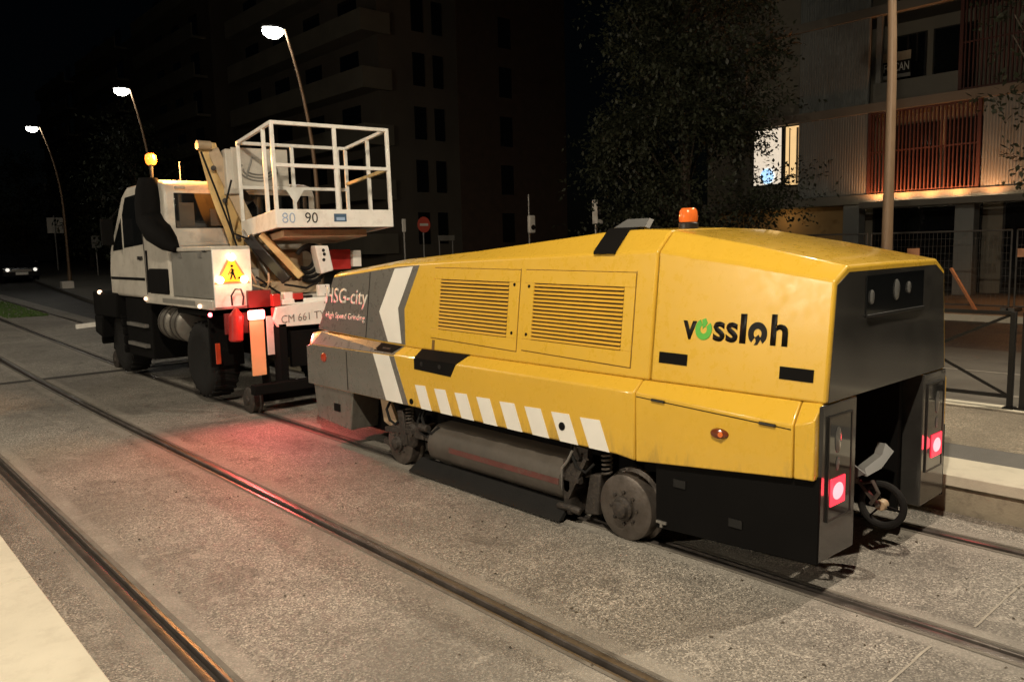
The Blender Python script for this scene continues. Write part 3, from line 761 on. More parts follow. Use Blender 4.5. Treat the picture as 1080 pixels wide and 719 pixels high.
# roof: strap with tilted plate, and the amber beacon
b = MB()
path = [(4.126, 1.925), (4.129, 1.938), (4.282, 2.0855), (4.60, 2.098)]
out_ = [(4.112, 1.928), (4.117, 1.946), (4.276, 2.100), (4.60, 2.112)]
b.loft([[(x, y, z) for x, z in path + out_[::-1]] for y in (3.565, 3.755)]); st = b.build('roof_strap', 'seam', ROOT)
b = MB(); b.prism([(4.36, 3.50, 2.105), (4.36, 3.78, 2.105), (4.46, 3.74, 2.165), (4.46, 3.54, 2.165)], (.05, 0, -.01)); b.build('strap_plate', 'steelgrey', st)
MB().lathe((4.62, 3.33, 2.085), (0, 0, 1), [(.068, 0), (.068, .035), (.06, .045), (.05, .05)], 24).build('beacon_base', 'black', ROOT)
MB().lathe((4.62, 3.33, 2.13), (0, 0, 1), [(.062, 0), (.066, .02), (.062, .075), (.048, .095), (.0, .10)], 24).build('beacon', 'amberlens', ROOT)
MB().cyl((4.865, 7.70, .42), (4.865, 8.95, .44), .05, 14).build('drawbar', 'dirty', ROOT)

# ================================================================== ROAD-RAIL TRUCK
TX = 3.72; TC = 4.855
def tx(x): return 2 * TC - x
TRK = thing('road_rail_truck', 'white aerial lift truck with raised basket and red tail lights, ahead of the yellow trailer', 'lift truck', (TC, 11.5, 0))
MB().box(4.35, 5.36, 9.35, 14.2, .66, 1.08).build('chassis', 'blackm', TRK, bevel=.02)
cabp = [(11.12, 1.36), (11.12, 2.82), (11.2, 2.95), (11.4, 3.0), (12.72, 2.99), (12.98, 2.88), (13.78, 2.08), (13.88, 1.75), (13.88, 1.36)]
b = MB(); b.prism([(TX + .02, y, z) for y, z in cabp], (2 * (TC - TX) - .04, 0, 0)); cab = b.build('cab', 'offwhite', TRK, bevel=.05, seg=4)
plate_ = lambda poly, x, d: MB().prism([(x, y, z) for y, z in poly], (d, 0, 0))
for x, d in ((TX + .024, -.008), (tx(TX + .024), .008)):
    plate_([(12.13, 2.14), (12.17, 2.86), (12.80, 2.84), (13.0, 2.60), (13.02, 2.10)], x, d).build('door_window', 'glass', cab)
    plate_([(13.10, 2.08), (13.08, 2.55), (13.58, 2.12), (13.60, 2.06)], x, d).build('quarter_window', 'glass', cab)
    plate_([(12.08, 1.42), (12.095, 1.42), (12.13, 2.92), (12.115, 2.92)], x, d * 1.1).build('door_gap', 'seam', cab)
    plate_([(12.20, 1.92), (12.36, 1.92), (12.36, 1.97), (12.20, 1.97)], x, d * 4).build('door_handle', 'black', cab)
MB().box(3.865, 5.85, 11.105, 11.125, 2.34, 2.81).build('rear_window', 'glass', cab, bevel=.01)
MB().box(3.92, 4.12, 11.097, 11.104, 2.37, 2.68).build('seat_cover', 'seatdim', cab)
MB().box(4.34, 4.50, 11.097, 11.104, 2.37, 2.60).build('seat_cover', 'seatdim', cab)
for z in (1.62, 1.86, 2.10): MB().box(3.80, 5.9, 11.108, 11.122, z, z + .035).build('rear_rib', 'offwhite', cab, bevel=.008)
MB().prism([(3.82, 12.86, 2.92), (tx(3.82), 12.86, 2.92), (tx(3.82), 13.74, 2.10), (3.82, 13.74, 2.10)], (0, .035, .03)).build('windscreen', 'glass', cab)
MB().box(3.88, 4.02, 11.10, 11.118, 2.86, 2.90).build('cab_lamp', 'lens', cab, bevel=.006)
for x in (TX - .16, tx(TX - .12)):
    b = MB().box(x - .05, x + .12, 13.28, 13.34, 2.15, 2.55); b.tube([(x + .06, 13.3, 2.5), (x + .2, 13.2, 2.7)], .015); b.build('mirror', 'blackm', cab, bevel=.01)
# black exhaust stack with elbow
b = MB(); P = [(3.66, 11.52, 1.95), (3.66, 11.52, 3.02)]
pts = [px(186, 263, y=10.75), px(176, 254, y=10.95), px(166, 244, y=11.25), px(160, 232, y=11.45), px(158, 215, y=11.45), px(157, 200, y=11.45), px(156, 188, y=11.45)]
b.tube(pts, [.05, .14, .19, .20, .19, .17, .12], 14); b.build('air_intake', 'blackm', TRK)
# amber beacon on the cab roof
bp = px(159, 167, y=11.75)
MB().cyl((bp.x, bp.y, 2.98), (bp.x, bp.y, bp.z - .09), .022, 10).build('beacon_stalk', 'black', TRK)
MB().lathe((bp.x, bp.y, bp.z - .09), (0, 0, 1), [(.05, 0), (.07, .03), (.078, .08), (.07, .13), (.04, .155), (0, .16)], 20).build('beacon', 'beacon_on', TRK)
MB().cyl((bp.x + .35, bp.y - .1, 2.99), (bp.x + .35, bp.y - .1, 3.28), .008, 6).build('aerial', 'galv', TRK)
lamp('beacon_light', (bp.x + .16, bp.y - .2, bp.z + .05), 210, (1, .42, .10), .06)
# flat bed, toolbox, warning sign
MB().box(TX, tx(TX), 9.64, 12.15, 1.30, 1.425).build('bed', 'offwhite', TRK, bevel=.012)
b = MB(); b.box(TX + .03, 4.20, 9.62, 11.06, 1.43, 2.02); tb = b.build('toolbox', 'boxgrey', TRK, bevel=.015)
MB().box(TX + .01, 4.22, 9.60, 11.08, 2.022, 2.075).build('toolbox_lid', 'offwhite', tb, bevel=.012)
MB().box(3.725, 4.20, 9.555, 9.59, 1.335, 2.035).build('sign_board', 'white', TRK, bevel=.006)
sg = bpy.data.objects['sign_board']
def tri(cx, cz, r, y, d): return MB().prism([(cx + math.sin(R_(a)) * r, y, cz + math.cos(R_(a)) * r) for a in (0, 120, 240)], (0, -d, 0))
tc_ = px(244.5, 288, y=9.55); tc_ = (tc_.x, tc_.z)
tri(tc_[0], tc_[1], .252, 9.553, .006).build('warning_border', 'orangewhite', sg)
tri(tc_[0], tc_[1], .208, 9.546, .004).build('warning_face', 'signyellow', sg)
b = MB(); yy = 9.540; k_ = .82                          # digging worker
WP = lambda x, z: (tc_[0] + (x - 3.955) * k_, yy, tc_[1] + (z - 1.66) * k_)
b.lathe(WP(3.955, 1.765), (0, -1, 0), [(.016, 0), (.016, .003)], 12)
for q in ([(3.94, 1.73), (3.975, 1.725), (3.985, 1.65), (3.95, 1.655)], [(3.955, 1.66), (3.985, 1.655), (4.01, 1.57), (3.99, 1.57)], [(3.945, 1.66), (3.97, 1.655), (3.935, 1.57), (3.915, 1.57)], [(3.945, 1.725), (3.935, 1.715), (3.89, 1.64), (3.90, 1.635)], [(4.03, 1.57), (4.06, 1.61), (4.10, 1.57)], [(3.975, 1.715), (3.99, 1.70), (3.93, 1.645), (3.92, 1.66)]):
    b.prism([WP(*p_) for p_ in q], (0, -.003, 0))
b.build('worker_symbol', 'txtblack', sg)
for u, v in ((243.6, 271.5), (231.8, 295.5), (257.2, 294.5)):
    p = px(u, v, y=9.548)
    MB().lathe(p, (0, -1, 0), [(.045, 0), (.045, .02), (.032, .035), (0, .04)], 20).build('flasher', 'flash', sg)
lamp('flasher_light', (3.96, 9.30, 1.75), 2.2, (1, .75, .35), .1)
# fuel tank, side guard, mudguards
b = MB()
for y in (11.06, 11.52): b.lathe((4.02, y, 1.02), (0, 1, 0), [(.20, 0), (.25, .03), (.25, .33), (.20, .36)], 26)
b.build('fuel_tank', 'tank', TRK)
b = MB(); 
for y in (11.14, 11.32, 11.60, 11.78): b.lathe((4.02, y, 1.02), (0, 1, 0), [(.256, 0), (.256, .03)], 26)
b.build('tank_strap', 'dirty', TRK)
def wheel(y, r, x, w, s):
    c = Vector((x, y, r + .09))
    b = MB().lathe(c, (s, 0, 0), [(r * .58, .015), (r * .64, 0), (r * .88, 0), (r * .97, .03), (r, .06), (r, w - .06), (r * .97, w - .03), (r * .88, w), (r * .58, w)], 40)
    o = b.build('wheel', 'rubber', TRK)
    MB().lathe(c, (s, 0, 0), [(r * .58, .02), (r * .56, .03), (r * .52, .09), (r * .25, .10), (r * .22, .03), (r * .12, .02), (0, .02)], 28).build('rim', 'rim', o)
    b = MB()
    for k in range(26):
        a = 2 * math.pi * k / 26; d = Vector((0, math.cos(a), math.sin(a)))
        for q, off in ((0, 0), (1, .12)):
            a2 = a + off; d2 = Vector((0, math.cos(a2), math.sin(a2)))
            b.bar(c + d2 * (r * .995) + Vector((s * (.03 if q == 0 else w - .03), 0, 0)), c + d * (r * 1.005) + Vector((s * w / 2, 0, 0)), .035, .03, up=d)
    b.build('tread', 'rubber', o)
for y in (10.62, 14.05):
    wheel(y, .50, 3.88, .36, 1); wheel(y, .50, tx(3.88), .36, -1)
b = MB(); ar = [(14.05 + math.cos(R_(a)) * .60, .62 + math.sin(R_(a)) * .62) for a in range(-10, 196, 12)]
ar2 = [(14.05 + math.cos(R_(a)) * .66, .62 + math.sin(R_(a)) * .70) for a in range(-10, 196, 12)]
for k in range(len(ar) - 1):
    for x0, x1 in ((3.74, 4.3), (tx(4.3), tx(3.74))):
        b.hexa([(x0, *ar[k]), (x1, *ar[k]), (x1, *ar[k + 1]), (x0, *ar[k + 1]), (x0, *ar2[k]), (x1, *ar2[k]), (x1, *ar2[k + 1]), (x0, *ar2[k + 1])])
b.box(3.70, tx(3.70), 13.55, 14.85, 1.0, 1.40); b.hexa([(3.70, 14.45, .62), (tx(3.70), 14.45, .62), (tx(3.70), 14.86, .70), (3.70, 14.86, .70), (3.70, 14.40, 1.0), (tx(3.70), 14.40, 1.0), (tx(3.70), 14.85, 1.0), (3.70, 14.85, 1.0)]); b.build('front_wing', 'blackm', TRK, bevel=.03)
MB().box(3.80, tx(3.80), 12.2, 13.4, .45, 1.34).build('step_box', 'blackm', TRK, bevel=.02)
b = MB(); b.box(3.82, 4.25, 10.05, 10.10, .55, 1.28); b.box(3.82, 4.25, 10.05, 11.15, 1.20, 1.26); b.build('rear_wing', 'blackm', TRK)
MB().box(4.0, 4.5, 14.7, 15.0, .35, .85).build('front_bumper', 'blackm', TRK, bevel=.03)
a, c = px(80, 344.5, y=14.85), px(104, 341.5, y=14.85)
MB().bar(a, c, .05, .075).build('width_bar', 'white', TRK)
p = px(105, 308, y=14.4); MB().lathe(p, (0, -1, 0), [(.035, 0), (.035, .02), (0, .03)], 14).build('marker_light', 'marker_on', TRK)
for q, m_ in (((154, 315), 'marker_on'), ((211, 323), 'marker_on'), ((222, 332), 'markred_on')):
    p = px(*q, x=TX - .01); MB().lathe(p, (-1, -.6, 0), [(.027, 0), (.027, .012), (.0, .02)], 14).build('marker_light', m_, TRK)
# road-rail guide wheels
for y in (9.50, 15.05):
    for s, x in ((1, 4.02), (-1, tx(4.02))):
        b = MB().lathe((x, y, .165), (s, 0, 0), [(.05, -.02), (.06, 0), (.14, .005), (.165, .02), (.165, .09), (.19, .1), (.19, .125), (.1, .13)], 30); b.build('guide_wheel', 'dirty', TRK)
    b = MB(); b.box(4.14, tx(4.14), y - .06, y + .06, .12, .24); b.bar((4.3, y, .2), (4.4, y + .3 if y < 12 else y - .3, .7), .1); b.bar((tx(4.3), y, .2), (tx(4.4), y + .3 if y < 12 else y - .3, .7), .1)
    b.build('guide_axle', 'blackm', TRK, bevel=.01)
# tail: crossbeam, light clusters, orange and white boards, number plate
MB().box(3.95, tx(3.95), 9.10, 9.22, .28, .40).build('tow_beam', 'blackm', TRK, bevel=.01)
MB().box(4.36, 4.46, 9.22, 9.4, .3, 1.1).build('beam_post', 'blackm', TRK); MB().box(tx(4.46), tx(4.36), 9.22, 9.4, .3, 1.1).build('beam_post', 'blackm', TRK)
MB().box(4.52, 5.20, 9.24, 9.3, .55, 1.0).build('tail_plate', 'blackm', TRK)
def rect(u0, v0, u1, v1, y, d, name, m_, par=TRK, bevel=.004):
    p, q, r, t = px(u0, v0, y=y), px(u1, v0, y=y), px(u1, v1, y=y), px(u0, v1, y=y)
    xa, xb = (p.x + t.x) / 2, (q.x + r.x) / 2; za, zb_ = (r.z + t.z) / 2, (p.z + q.z) / 2
    return MB().box(xa, xb, y, y + d, za, zb_).build(name, m_, par, bevel=bevel)
mkb = rect(265, 336, 280, 396, 9.30, .02, 'marker_board', 'pinkred')
rect(282, 333, 291, 374, 9.36, .02, 'marker_board', 'white')
rect(262, 327, 280, 337, 9.25, .04, 'tail_light', 'brake_on', bevel=.02)
rect(287, 324, 301, 334, 9.27, .04, 'tail_light', 'red', bevel=.01)
rect(262, 306, 286, 324, 9.46, .06, 'red_panel', 'darkred')
rect(228, 362, 233, 384, 9.62, .02, 'side_reflector', 'redlens')
rect(238, 330, 262, 352, 9.60, .05, 'lamp_bracket', 'darkred')
e0 = px(249, 360, y=9.40); e1 = px(249, 333, y=9.40)
MB().lathe(e0, e1 - e0, [(.07, 0), (.085, .02), (.085, (e1 - e0).length), (.05, (e1 - e0).length + .05), (.02, (e1 - e0).length + .09)], 20).build('extinguisher', 'red', TRK)
lamp('tail_glow', px(272, 332, y=9.12), 9, (1, .10, .10), .08)
lamp('tail_spill', px(271, 333, y=9.08), 150, (1, .09, .10), .06, 125, (3.0, 7.0, 0), .9)
MB().prism([px(292, 324, y=9.22), px(345, 316, y=9.22), px(345, 341, y=9.22), px(294, 345, y=9.22), px(289, 337, y=9.22)], (0, .06, 0)).build('tail_board', 'white', TRK, bevel=.006)
npp = px(297, 341, y=9.215)
text('number_plate_lettering', 'CM 661 TY', 'boxgrey', TRK, npp, (1, 0, .05), (0, 0, 1), .095, .60, -.006, .002)
b = MB(); p0 = px(292, 322, y=9.26); b.box(4.46, 5.25, 9.28, 9.5, 1.33, 1.40); b.build('tail_beam', 'white', TRK, bevel=.01)
rect(288, 310, 296, 323, 9.30, .08, 'tail_block', 'red'); rect(300, 308, 309, 320, 9.3, .1, 'tail_block', 'white'); rect(310, 309, 320, 319, 9.28, .1, 'tail_block', 'red'); rect(323, 311, 330, 319, 9.3, .1, 'tail_block', 'black')
MB().tube([px(245, 322, y=9.45), px(244, 312, y=9.45), px(248, 305, y=9.45), px(254, 305, y=9.45), px(257, 313, y=9.45), px(256, 322, y=9.45)], .012, 8).build('hose', 'black', TRK)
b = MB()
for y in (10.0, 10.7): b.box(TX + .018, TX + .03, y - .06, y + .06, 1.94, 2.0)
b.build('lid_latch', 'galv', tb)
for y in (9.85, 10.85): MB().cyl((TX + .02, y - .05, 2.02), (TX + .02, y + .05, 2.02), .012, 8).build('lid_hinge', 'darkmetal', tb)
b = MB(); b.box(TX - .006, TX, 10.2, 11.4, 1.335, 1.395); b.build('side_strip', 'boxgrey', TRK)
for k, (u0, v0, u1, v1, yy_) in enumerate(((264, 300, 292, 300, 9.6), (270, 292, 300, 312, 9.62), (283, 288, 276, 312, 9.58), (300, 300, 338, 296, 9.56), (262, 283, 270, 306, 9.6))):
    a_, c_ = px(u0, v0, y=yy_), px(u1, v1, y=yy_ + .1); m0 = (a_ + c_) / 2 + Vector((.02, -.05, -.07 + .03 * (k % 3)))
    MB().tube([a_, a_ * .6 + m0 * .4 + Vector((0, -.02, 0)), m0, c_ * .6 + m0 * .4, c_], .014, 8).build('hose', 'rubber' if k % 2 else 'tan', TRK)
rect(266, 296, 274, 306, 9.64, .1, 'valve', 'galv'); rect(277, 299, 284, 307, 9.66, .1, 'valve', 'dirty'); rect(336, 300, 348, 312, 9.3, .06, 'tail_block', 'white')
MB().box(3.72, 4.1, 11.16, 11.95, 1.44, 1.80).build('air_filter', 'blackm', TRK, bevel=.03)
MB().box(3.732, 3.742, 12.16, 13.80, 1.62, 1.66).build('side_trim', 'blackm', cab)
MB().box(3.735, 3.745, 11.98, 12.06, 1.45, 2.05).build('grab_handle', 'blackm', cab)
for z in (.62, .92): MB().box(3.74, 3.80, 12.35, 13.2, z, z + .05).build('step', 'galv', TRK)
# lift: turret, boom, struts
tr = MB().lathe((4.9, 10.2, 1.42), (0, 0, 1), [(.36, 0), (.36, .12), (.30, .14), (.30, .55), (.22, .6)], 28).build('turret', 'tan', TRK)
def beam(u0, v0, y0, u1, v1, y1, w, h, name, m_, par=TRK, bevel=.01):
    return MB().bar(px(u0, v0, y=y0), px(u1, v1, y=y1), w, h).build(name, m_, par, bevel=bevel)
p = [px(u, v, y=10.82) for u, v in ((207, 151), (219, 150), (229, 178), (238, 205), (255, 228), (267, 268), (246, 268), (236, 240), (228, 222), (222, 205), (215, 180))]
b = MB(); b.prism(p, (.12, .03, 0)); bm_ = b.build('lift_boom', 'boom', TRK, smooth=False)
MB().lathe(px(209, 153, y=10.78) + Vector((-.02, 0, 0)), (1, 0, 0), [(.06, 0), (.06, .18)], 16).build('boom_pin', 'tan', bm_)
for u, v in ((226, 178), (238, 212), (252, 250)):
    MB().lathe(px(u, v, y=10.815) + Vector((-.03, -.05, 0)), (-.3, -1, 0), [(.035, 0), (.035, .02), (.015, .025), (0, .025)], 14).build('boom_bolt', 'dirty', bm_)
MB().tube([px(u, v, y=10.79) for u, v in ((212, 160), (222, 186), (233, 214), (243, 240), (252, 266), (268, 288))], .014, 8).build('boom_hose', 'rubber', bm_)
MB().tube([px(u, v, y=9.9) for u, v in ((244, 190), (238, 215), (246, 246), (262, 252))], .013, 8).build('hose', 'rubber', TRK)
beam(224, 158, 10.85, 262, 235, 10.7, .10, .16, 'boom_ram', 'tan')
beam(219, 160, 11.0, 262, 215, 10.95, .11, .15, 'upper_boom', 'dirty')
beam(262, 250, 10.0, 303, 296, 9.7, .12, .13, 'lift_strut', 'black')
beam(276, 247, 9.95, 318, 292, 9.65, .10, .09, 'lift_strut', 'boom')
beam(256, 243, 10.2, 283, 290, 9.9, .04, .04, 'lift_strut', 'galv')
rect(262, 265, 300, 282, 10.3, .3, 'lift_base', 'tan'); rect(258, 283, 320, 300, 10.25, .3, 'lift_base', 'offwhite')
rect(285, 296, 335, 309, 9.7, .3, 'deck_box', 'tan')
rect(262, 300, 282, 310, 9.7, .2, 'valve_block', 'dirty')
# control cabinet with stickers, hose loops
q = [px(317, 262, y=9.45), px(346, 259, y=9.35), px(352, 287, y=9.35), px(330, 291, y=9.45)]
q = [px(332, 259, y=9.4), px(346, 259, y=9.4), px(352, 285, y=9.4), px(339, 289, y=9.4)]
cc_ = MB().prism(q, (.10, .34, 0)).build('control_box', 'white', TRK, bevel=.012)
b = MB()
for u, v in ((341, 264), (342, 268), (341.5, 274)): b.lathe(px(u, v, y=9.398), (0, -1, 0), [(.022, 0), (.022, .004)], 10)
b.build('control_buttons', 'darkmetal', cc_)
for k in range(4):
    b = MB(); u, v, r = 322 + k * 2, 273 + k * 1.5, 9 + k * 2.6
    b.tube([px(u + math.cos(R_(a)) * r, v - math.sin(R_(a)) * r * 1.15, y=9.75 - .03 * k) for a in range(-120, 151, 18)], .026, 8); b.build('hose', 'rubber', TRK)
rect(348, 263, 370, 284, 9.9, .25, 'red_cabinet', 'red'); rect(372, 264, 381, 281, 9.85, .1, 'post_plate', 'white')
# ---- basket, slightly turned
ya = R_(5.7); AW = Vector((math.sin(ya), math.cos(ya), -.075)).normalized(); AR = Vector((math.cos(ya), -math.sin(ya), 0)); AU = AR.cross(AW).normalized()
if AU.z < 0: AU = -AU
AU = (AU * .4 + Vector((0, 0, 1)) * .6).normalized()
P0 = px(292, 240, y=9.25)
def BK(a, d, h): return P0 + AR * a + AW * d + AU * h
BW, BD, BH, BT = 1.60, 1.36, 1.27, .225
bk = MB()
def bbox(b, a0, a1, d0, d1, h0, h1): b.hexa([BK(a0, d0, h0), BK(a1, d0, h0), BK(a1, d1, h0), BK(a0, d1, h0), BK(a0, d0, h1), BK(a1, d0, h1), BK(a1, d1, h1), BK(a0, d1, h1)])
for q in ((0, BW, 0, .03), (0, BW, BD - .03, BD), (0, .03, .03, BD - .03), (BW - .03, BW, .03, BD - .03)): bbox(bk, q[0], q[1], q[2], q[3], 0, BT)
bask = bk.build('basket', 'white', TRK, bevel=.006)
b = MB(); bbox(b, .03, BW - .03, .03, BD - .03, .02, .06); b.build('basket_floor', 'galv', bask)
b = MB(); bbox(b, .15, BW - .3, .2, BD - .1, -.10, -.005); b.build('basket_support', 'tan', bask, bevel=.01)
rl = .045
def post(a, d, h0=BT, h1=BH, m_='white', w=rl): MB().bar(BK(a, d, h0), BK(a, d, h1), w, w, up=tuple(AW)).build('guard_post', m_, bask, bevel=.006)
def rail(a0, d0, h0, a1, d1, h1, m_='white', w=rl): MB().bar(BK(a0, d0, h0), BK(a1, d1, h1), w, w, up=(0, 0, 1)).build('guard_rail', m_, bask, bevel=.006)
e = .022
for a, d in ((e, e), (BW * .52, e), (BW - e, e), (e, BD - e), (BW - e, BD - e), (e, .33), (BW * .48, BD - e), (BW - e, BD * .45), (BW - e - .13, BD - e)): post(a, d)
H2 = .76
for h in (BH, H2):
    rail(0, e, h, BW, e, h); rail(BW - e, .03, h, BW - e, BD - .03, h, 'white' if h == BH else 'boom'); rail(0, BD - e, h if h == BH else .68, BW, BD - e, h if h == BH else .68);  # right mid rail takes the boom colour for the orange light on it
rail(e, .03, BH, e, BD - .03, BH)
for s in (-1, 1):
    MB().prism([BK(BW * .48, BD - .06, .66), BK(BW * .48 + s * .13, BD - .06, .66), BK(BW * .48, BD - .06, .46)], AW * .012).build('gusset', 'white', bask)
b = MB(); bbox(b, -.06, .72, BD + .02, BD + .05, .66, 1.22); pn = b.build('rear_panel', 'offwhite', bask, bevel=.005)
b = MB(); bbox(b, -.14, .03, BD + .03, BD + .22, .60, 1.20); b.build('control_box', 'offwhite', bask, bevel=.015)
b = MB()                                               # worn swirl painted on the panel
for k in range(3):
    b.tube([BK(.30 + .26 * math.cos(R_(a)) * (1 - .18 * k), BD + .016, .92 + .14 * math.sin(R_(a)) * (1 - .3 * k)) for a in range(150 + 20 * k, 400 - 20 * k, 14)], .012, 6)
b.tube([BK(.12 + .1 * t, BD + .016, .82 + .28 * t) for t in (0, .3, .6, 1)], .014, 6); b.build('panel_swirl', 'boxgrey', pn)
text('lettering', '80', 'txtblue', bask, BK(.075, -.003, .055), AR, AU, .125, .165, -.012, .002)
text('lettering', '90', 'darkmetal', bask, BK(.37, -.003, .055), AR, AU, .130, .165, -.004, .002)
b = MB(); bbox(b, .755, .925, -.004, .001, .07, .17); lb = b.build('label_plate', 'signblue', bask)
b = MB(); bbox(b, .785, .90, -.006, -.0035, .085, .125); b.build('label_print', 'txtblue', lb)

# ================================================================== STREET LAMPS
LG = 'curved street lamps along the far side of the tracks'
def street_lamp(label, x, y, hx_, hz, lit=True, head='lamp_led', group=LG):
    z0 = gz(y)
    t = thing('street_lamp', label, 'street lamp', (x, y, z0), group)
    dx = x - hx_; pts = []; rr = []
    for k in range(15):
        u = k / 14; zz = z0 + (hz - z0 - .05) * (1 - (1 - u) ** 1.35) if False else z0 + (hz - z0 + .05) * u
        off = 0 if u < .45 else ((u - .45) / .55) ** 2 * dx * .72
        pts.append((x - off, y, zz)); rr.append(.075 - .045 * u)
    MB().tube(pts, rr, 12).build('pole', 'pole', t)
    MB().lathe((x, y, z0), (0, 0, 1), [(.13, 0), (.13, .02), (.10, .05), (.09, .6), (.08, .62)], 16).build('base', 'pole', t)
    e = Vector(pts[-1]); d = Vector((hx_, y, hz)) - e
    b = MB(); b.loft([[(xx, y - w, zz), (xx, y + w, zz), (xx, y + w * .7, zz + .07), (xx, y - w * .7, zz + .07)] for xx, w, zz in ((e.x + .03, .04, hz + .05), (e.x - .1, .10, hz + .035), (hx_ - .05, .15, hz + .02), (hx_ - .28, .12, hz + .02), (hx_ - .33, .05, hz + .03))])
    h = b.build('lamp_head', 'darkmetal', t, bevel=.01)
    b = MB().lathe((hx_ - .06, y, hz + .016), (0, 0, -1), [(.02, 0), (.20, .002), (.23, .05), (.20, .13), (.11, .20), (0, .22)], 24)
    for v in b.b.verts: v.co.x = hx_ - .06 + (v.co.x - hx_ + .06) * 1.1
    b.build('lamp_glass', head, h)
    return t
LEDC = (1., .93, .80)
for lab, x, y, hz, pw in (('nearest of the three lit lamps, its curved pole rising behind the white basket', 9.88, 18.3, 7.2, 800), ('middle of the three lit lamps, its pole rising behind the orange beacon of the truck', 9.76, 30.0, 7.65, 900), ('farthest of the three lit lamps, at the left above the parked black car', 9.98, 43.9, 8.07, 1000)):
    street_lamp(lab, x, y, 9.0, hz)
    lamp('street_light', (9.0, y, hz - .12), pw * 1.7, LEDC, .12, 138, (6.6, y - 1.0, 0), .8)
street_lamp('tall straight lamp pole in front of the red slatted balcony, its lamp out of view', 9.95, 4.25, 9.0, 7.6, head='lamp_warm')
WARM = (1., .865, .67)
lamp('street_light', (9.0, 4.25, 7.45), 480, LEDC, .12)
# the stop's own lamps, outside the picture: two behind the camera and one to the right
for x, y, hz, pw, s in ((-.6, .2, 7.4, 3400, 1), (-6.4, 7.6, 4.3, 1900, 1), (10.2, .1, 8.2, 2700, -1)):
    lamp('street_light', (x, y, hz), pw * .85, WARM, .10, 150 if s > 0 else 132, (x + 3.4 * s, y + (2.4 if hz == 7.4 else 0), 0), .5)
lamp('street_light', (-3.6, 19, 6.8), 1100, WARM, .12)

# ================================================================== SIGNS AND SMALL THINGS
def pole_thing(name, label, cat, base, top, r=.03, group=None, m_='galv'):
    t = thing(name, label, cat, base, group)
    MB().cyl(base, (base[0], base[1], top), r, 10).build('pole', m_, t)
    return t
# no entry sign on the side street
Y = 27.; p = px(447, 237, y=Y); g = gz(14)
t = pole_thing('no_entry_sign', 'round red no entry sign with white bar, beyond the truck', 'road sign', (p.x, Y + .05, .1), p.z + .3)
MB().lathe((p.x, Y, p.z), (0, -1, 0), [(.32, 0), (.32, .012)], 36).build('sign_disc', 'signred', t)
MB().box(p.x - .21, p.x + .21, Y - .018, Y - .013, p.z - .05, p.z + .05).build('sign_bar', 'signwhite', t)
p = px(471, 251, y=Y); t = thing('name_board', 'low pale rectangular board to the right of the no entry sign', 'sign', (p.x, Y, .1))
MB().box(p.x - .42, p.x + .42, Y, Y + .03, p.z - .11, p.z + .11).build('board', 'boxgrey', t); MB().cyl((p.x - .35, Y + .05, .1), (p.x - .35, Y + .05, p.z), .03, 8).build('post', 'galv', t); MB().cyl((p.x + .35, Y + .05, .1), (p.x + .35, Y + .05, p.z), .03, 8).build('post', 'galv', t)
p = px(426, 240, y=24.); t = pole_thing('bollard_post', 'thin pale marker post just left of the no entry sign', 'post', (p.x, 24, .1), px(426, 231, y=24.).z, .035)
MB().box(p.x - .05, p.x + .05, 23.95, 24.05, p.z - .15, px(426, 231, y=24.).z).build('reflector_strip', 'signwhite', t)
# signal lanterns seen from behind
p = px(559.5, 236, y=18.); t = pole_thing('traffic_signal', 'pale rounded signal lantern on a thin mast, between no entry sign and tree', 'traffic light', (p.x, 18.06, .1), px(559.5, 205, y=18.).z, .025)
w = .135; MB().box(p.x - w, p.x + w, 17.9, 18.02, px(559, 246, y=18.).z, px(559, 227, y=18.).z).build('lantern', 'signwhite', t, bevel=.05, seg=3)
MB().lathe((p.x, 17.9, px(559, 240, y=18.).z), (0, -1, 0), [(.07, 0), (.08, .03), (.06, .03)], 16).build('visor', 'darkmetal', t)
p = px(630, 223, y=15.5); t = pole_thing('pedestrian_signal', 'dark framed pedestrian signal on a post, above the roof strap of the trailer', 'traffic light', (p.x, 15.56, .1), px(630, 236, y=15.5).z, .04)
za, zb_ = px(630, 236, y=15.5).z, px(630, 211, y=15.5).z; w = .13
MB().box(p.x - w, p.x + w, 15.42, 15.55, za, zb_).build('housing', 'darkmetal', t, bevel=.01)
MB().box(p.x - w - .03, p.x - w, 15.36, 15.55, za, zb_).build('side_trim', 'signwhite', t, bevel=.005)
MB().box(p.x - w, p.x + w, 15.40, 15.418, za, za + .12).build('lower_plate', 'signwhite', t, bevel=.01)
b = MB(); zc = (za + zb_) / 2 + .04; b.lathe((p.x, 15.415, zc + .08), (0, -1, 0), [(.022, 0), (.022, .004)], 10)
b.prism([(p.x - .03, 15.415, zc + .05), (p.x + .03, 15.415, zc + .05), (p.x + .045, 15.415, zc - .12), (p.x + .01, 15.415, zc - .12), (p.x, 15.415, zc - .03), (p.x - .01, 15.415, zc - .12), (p.x - .045, 15.415, zc - .12)], (0, -.004, 0))
b.build('walker_symbol', 'boxgrey', t)
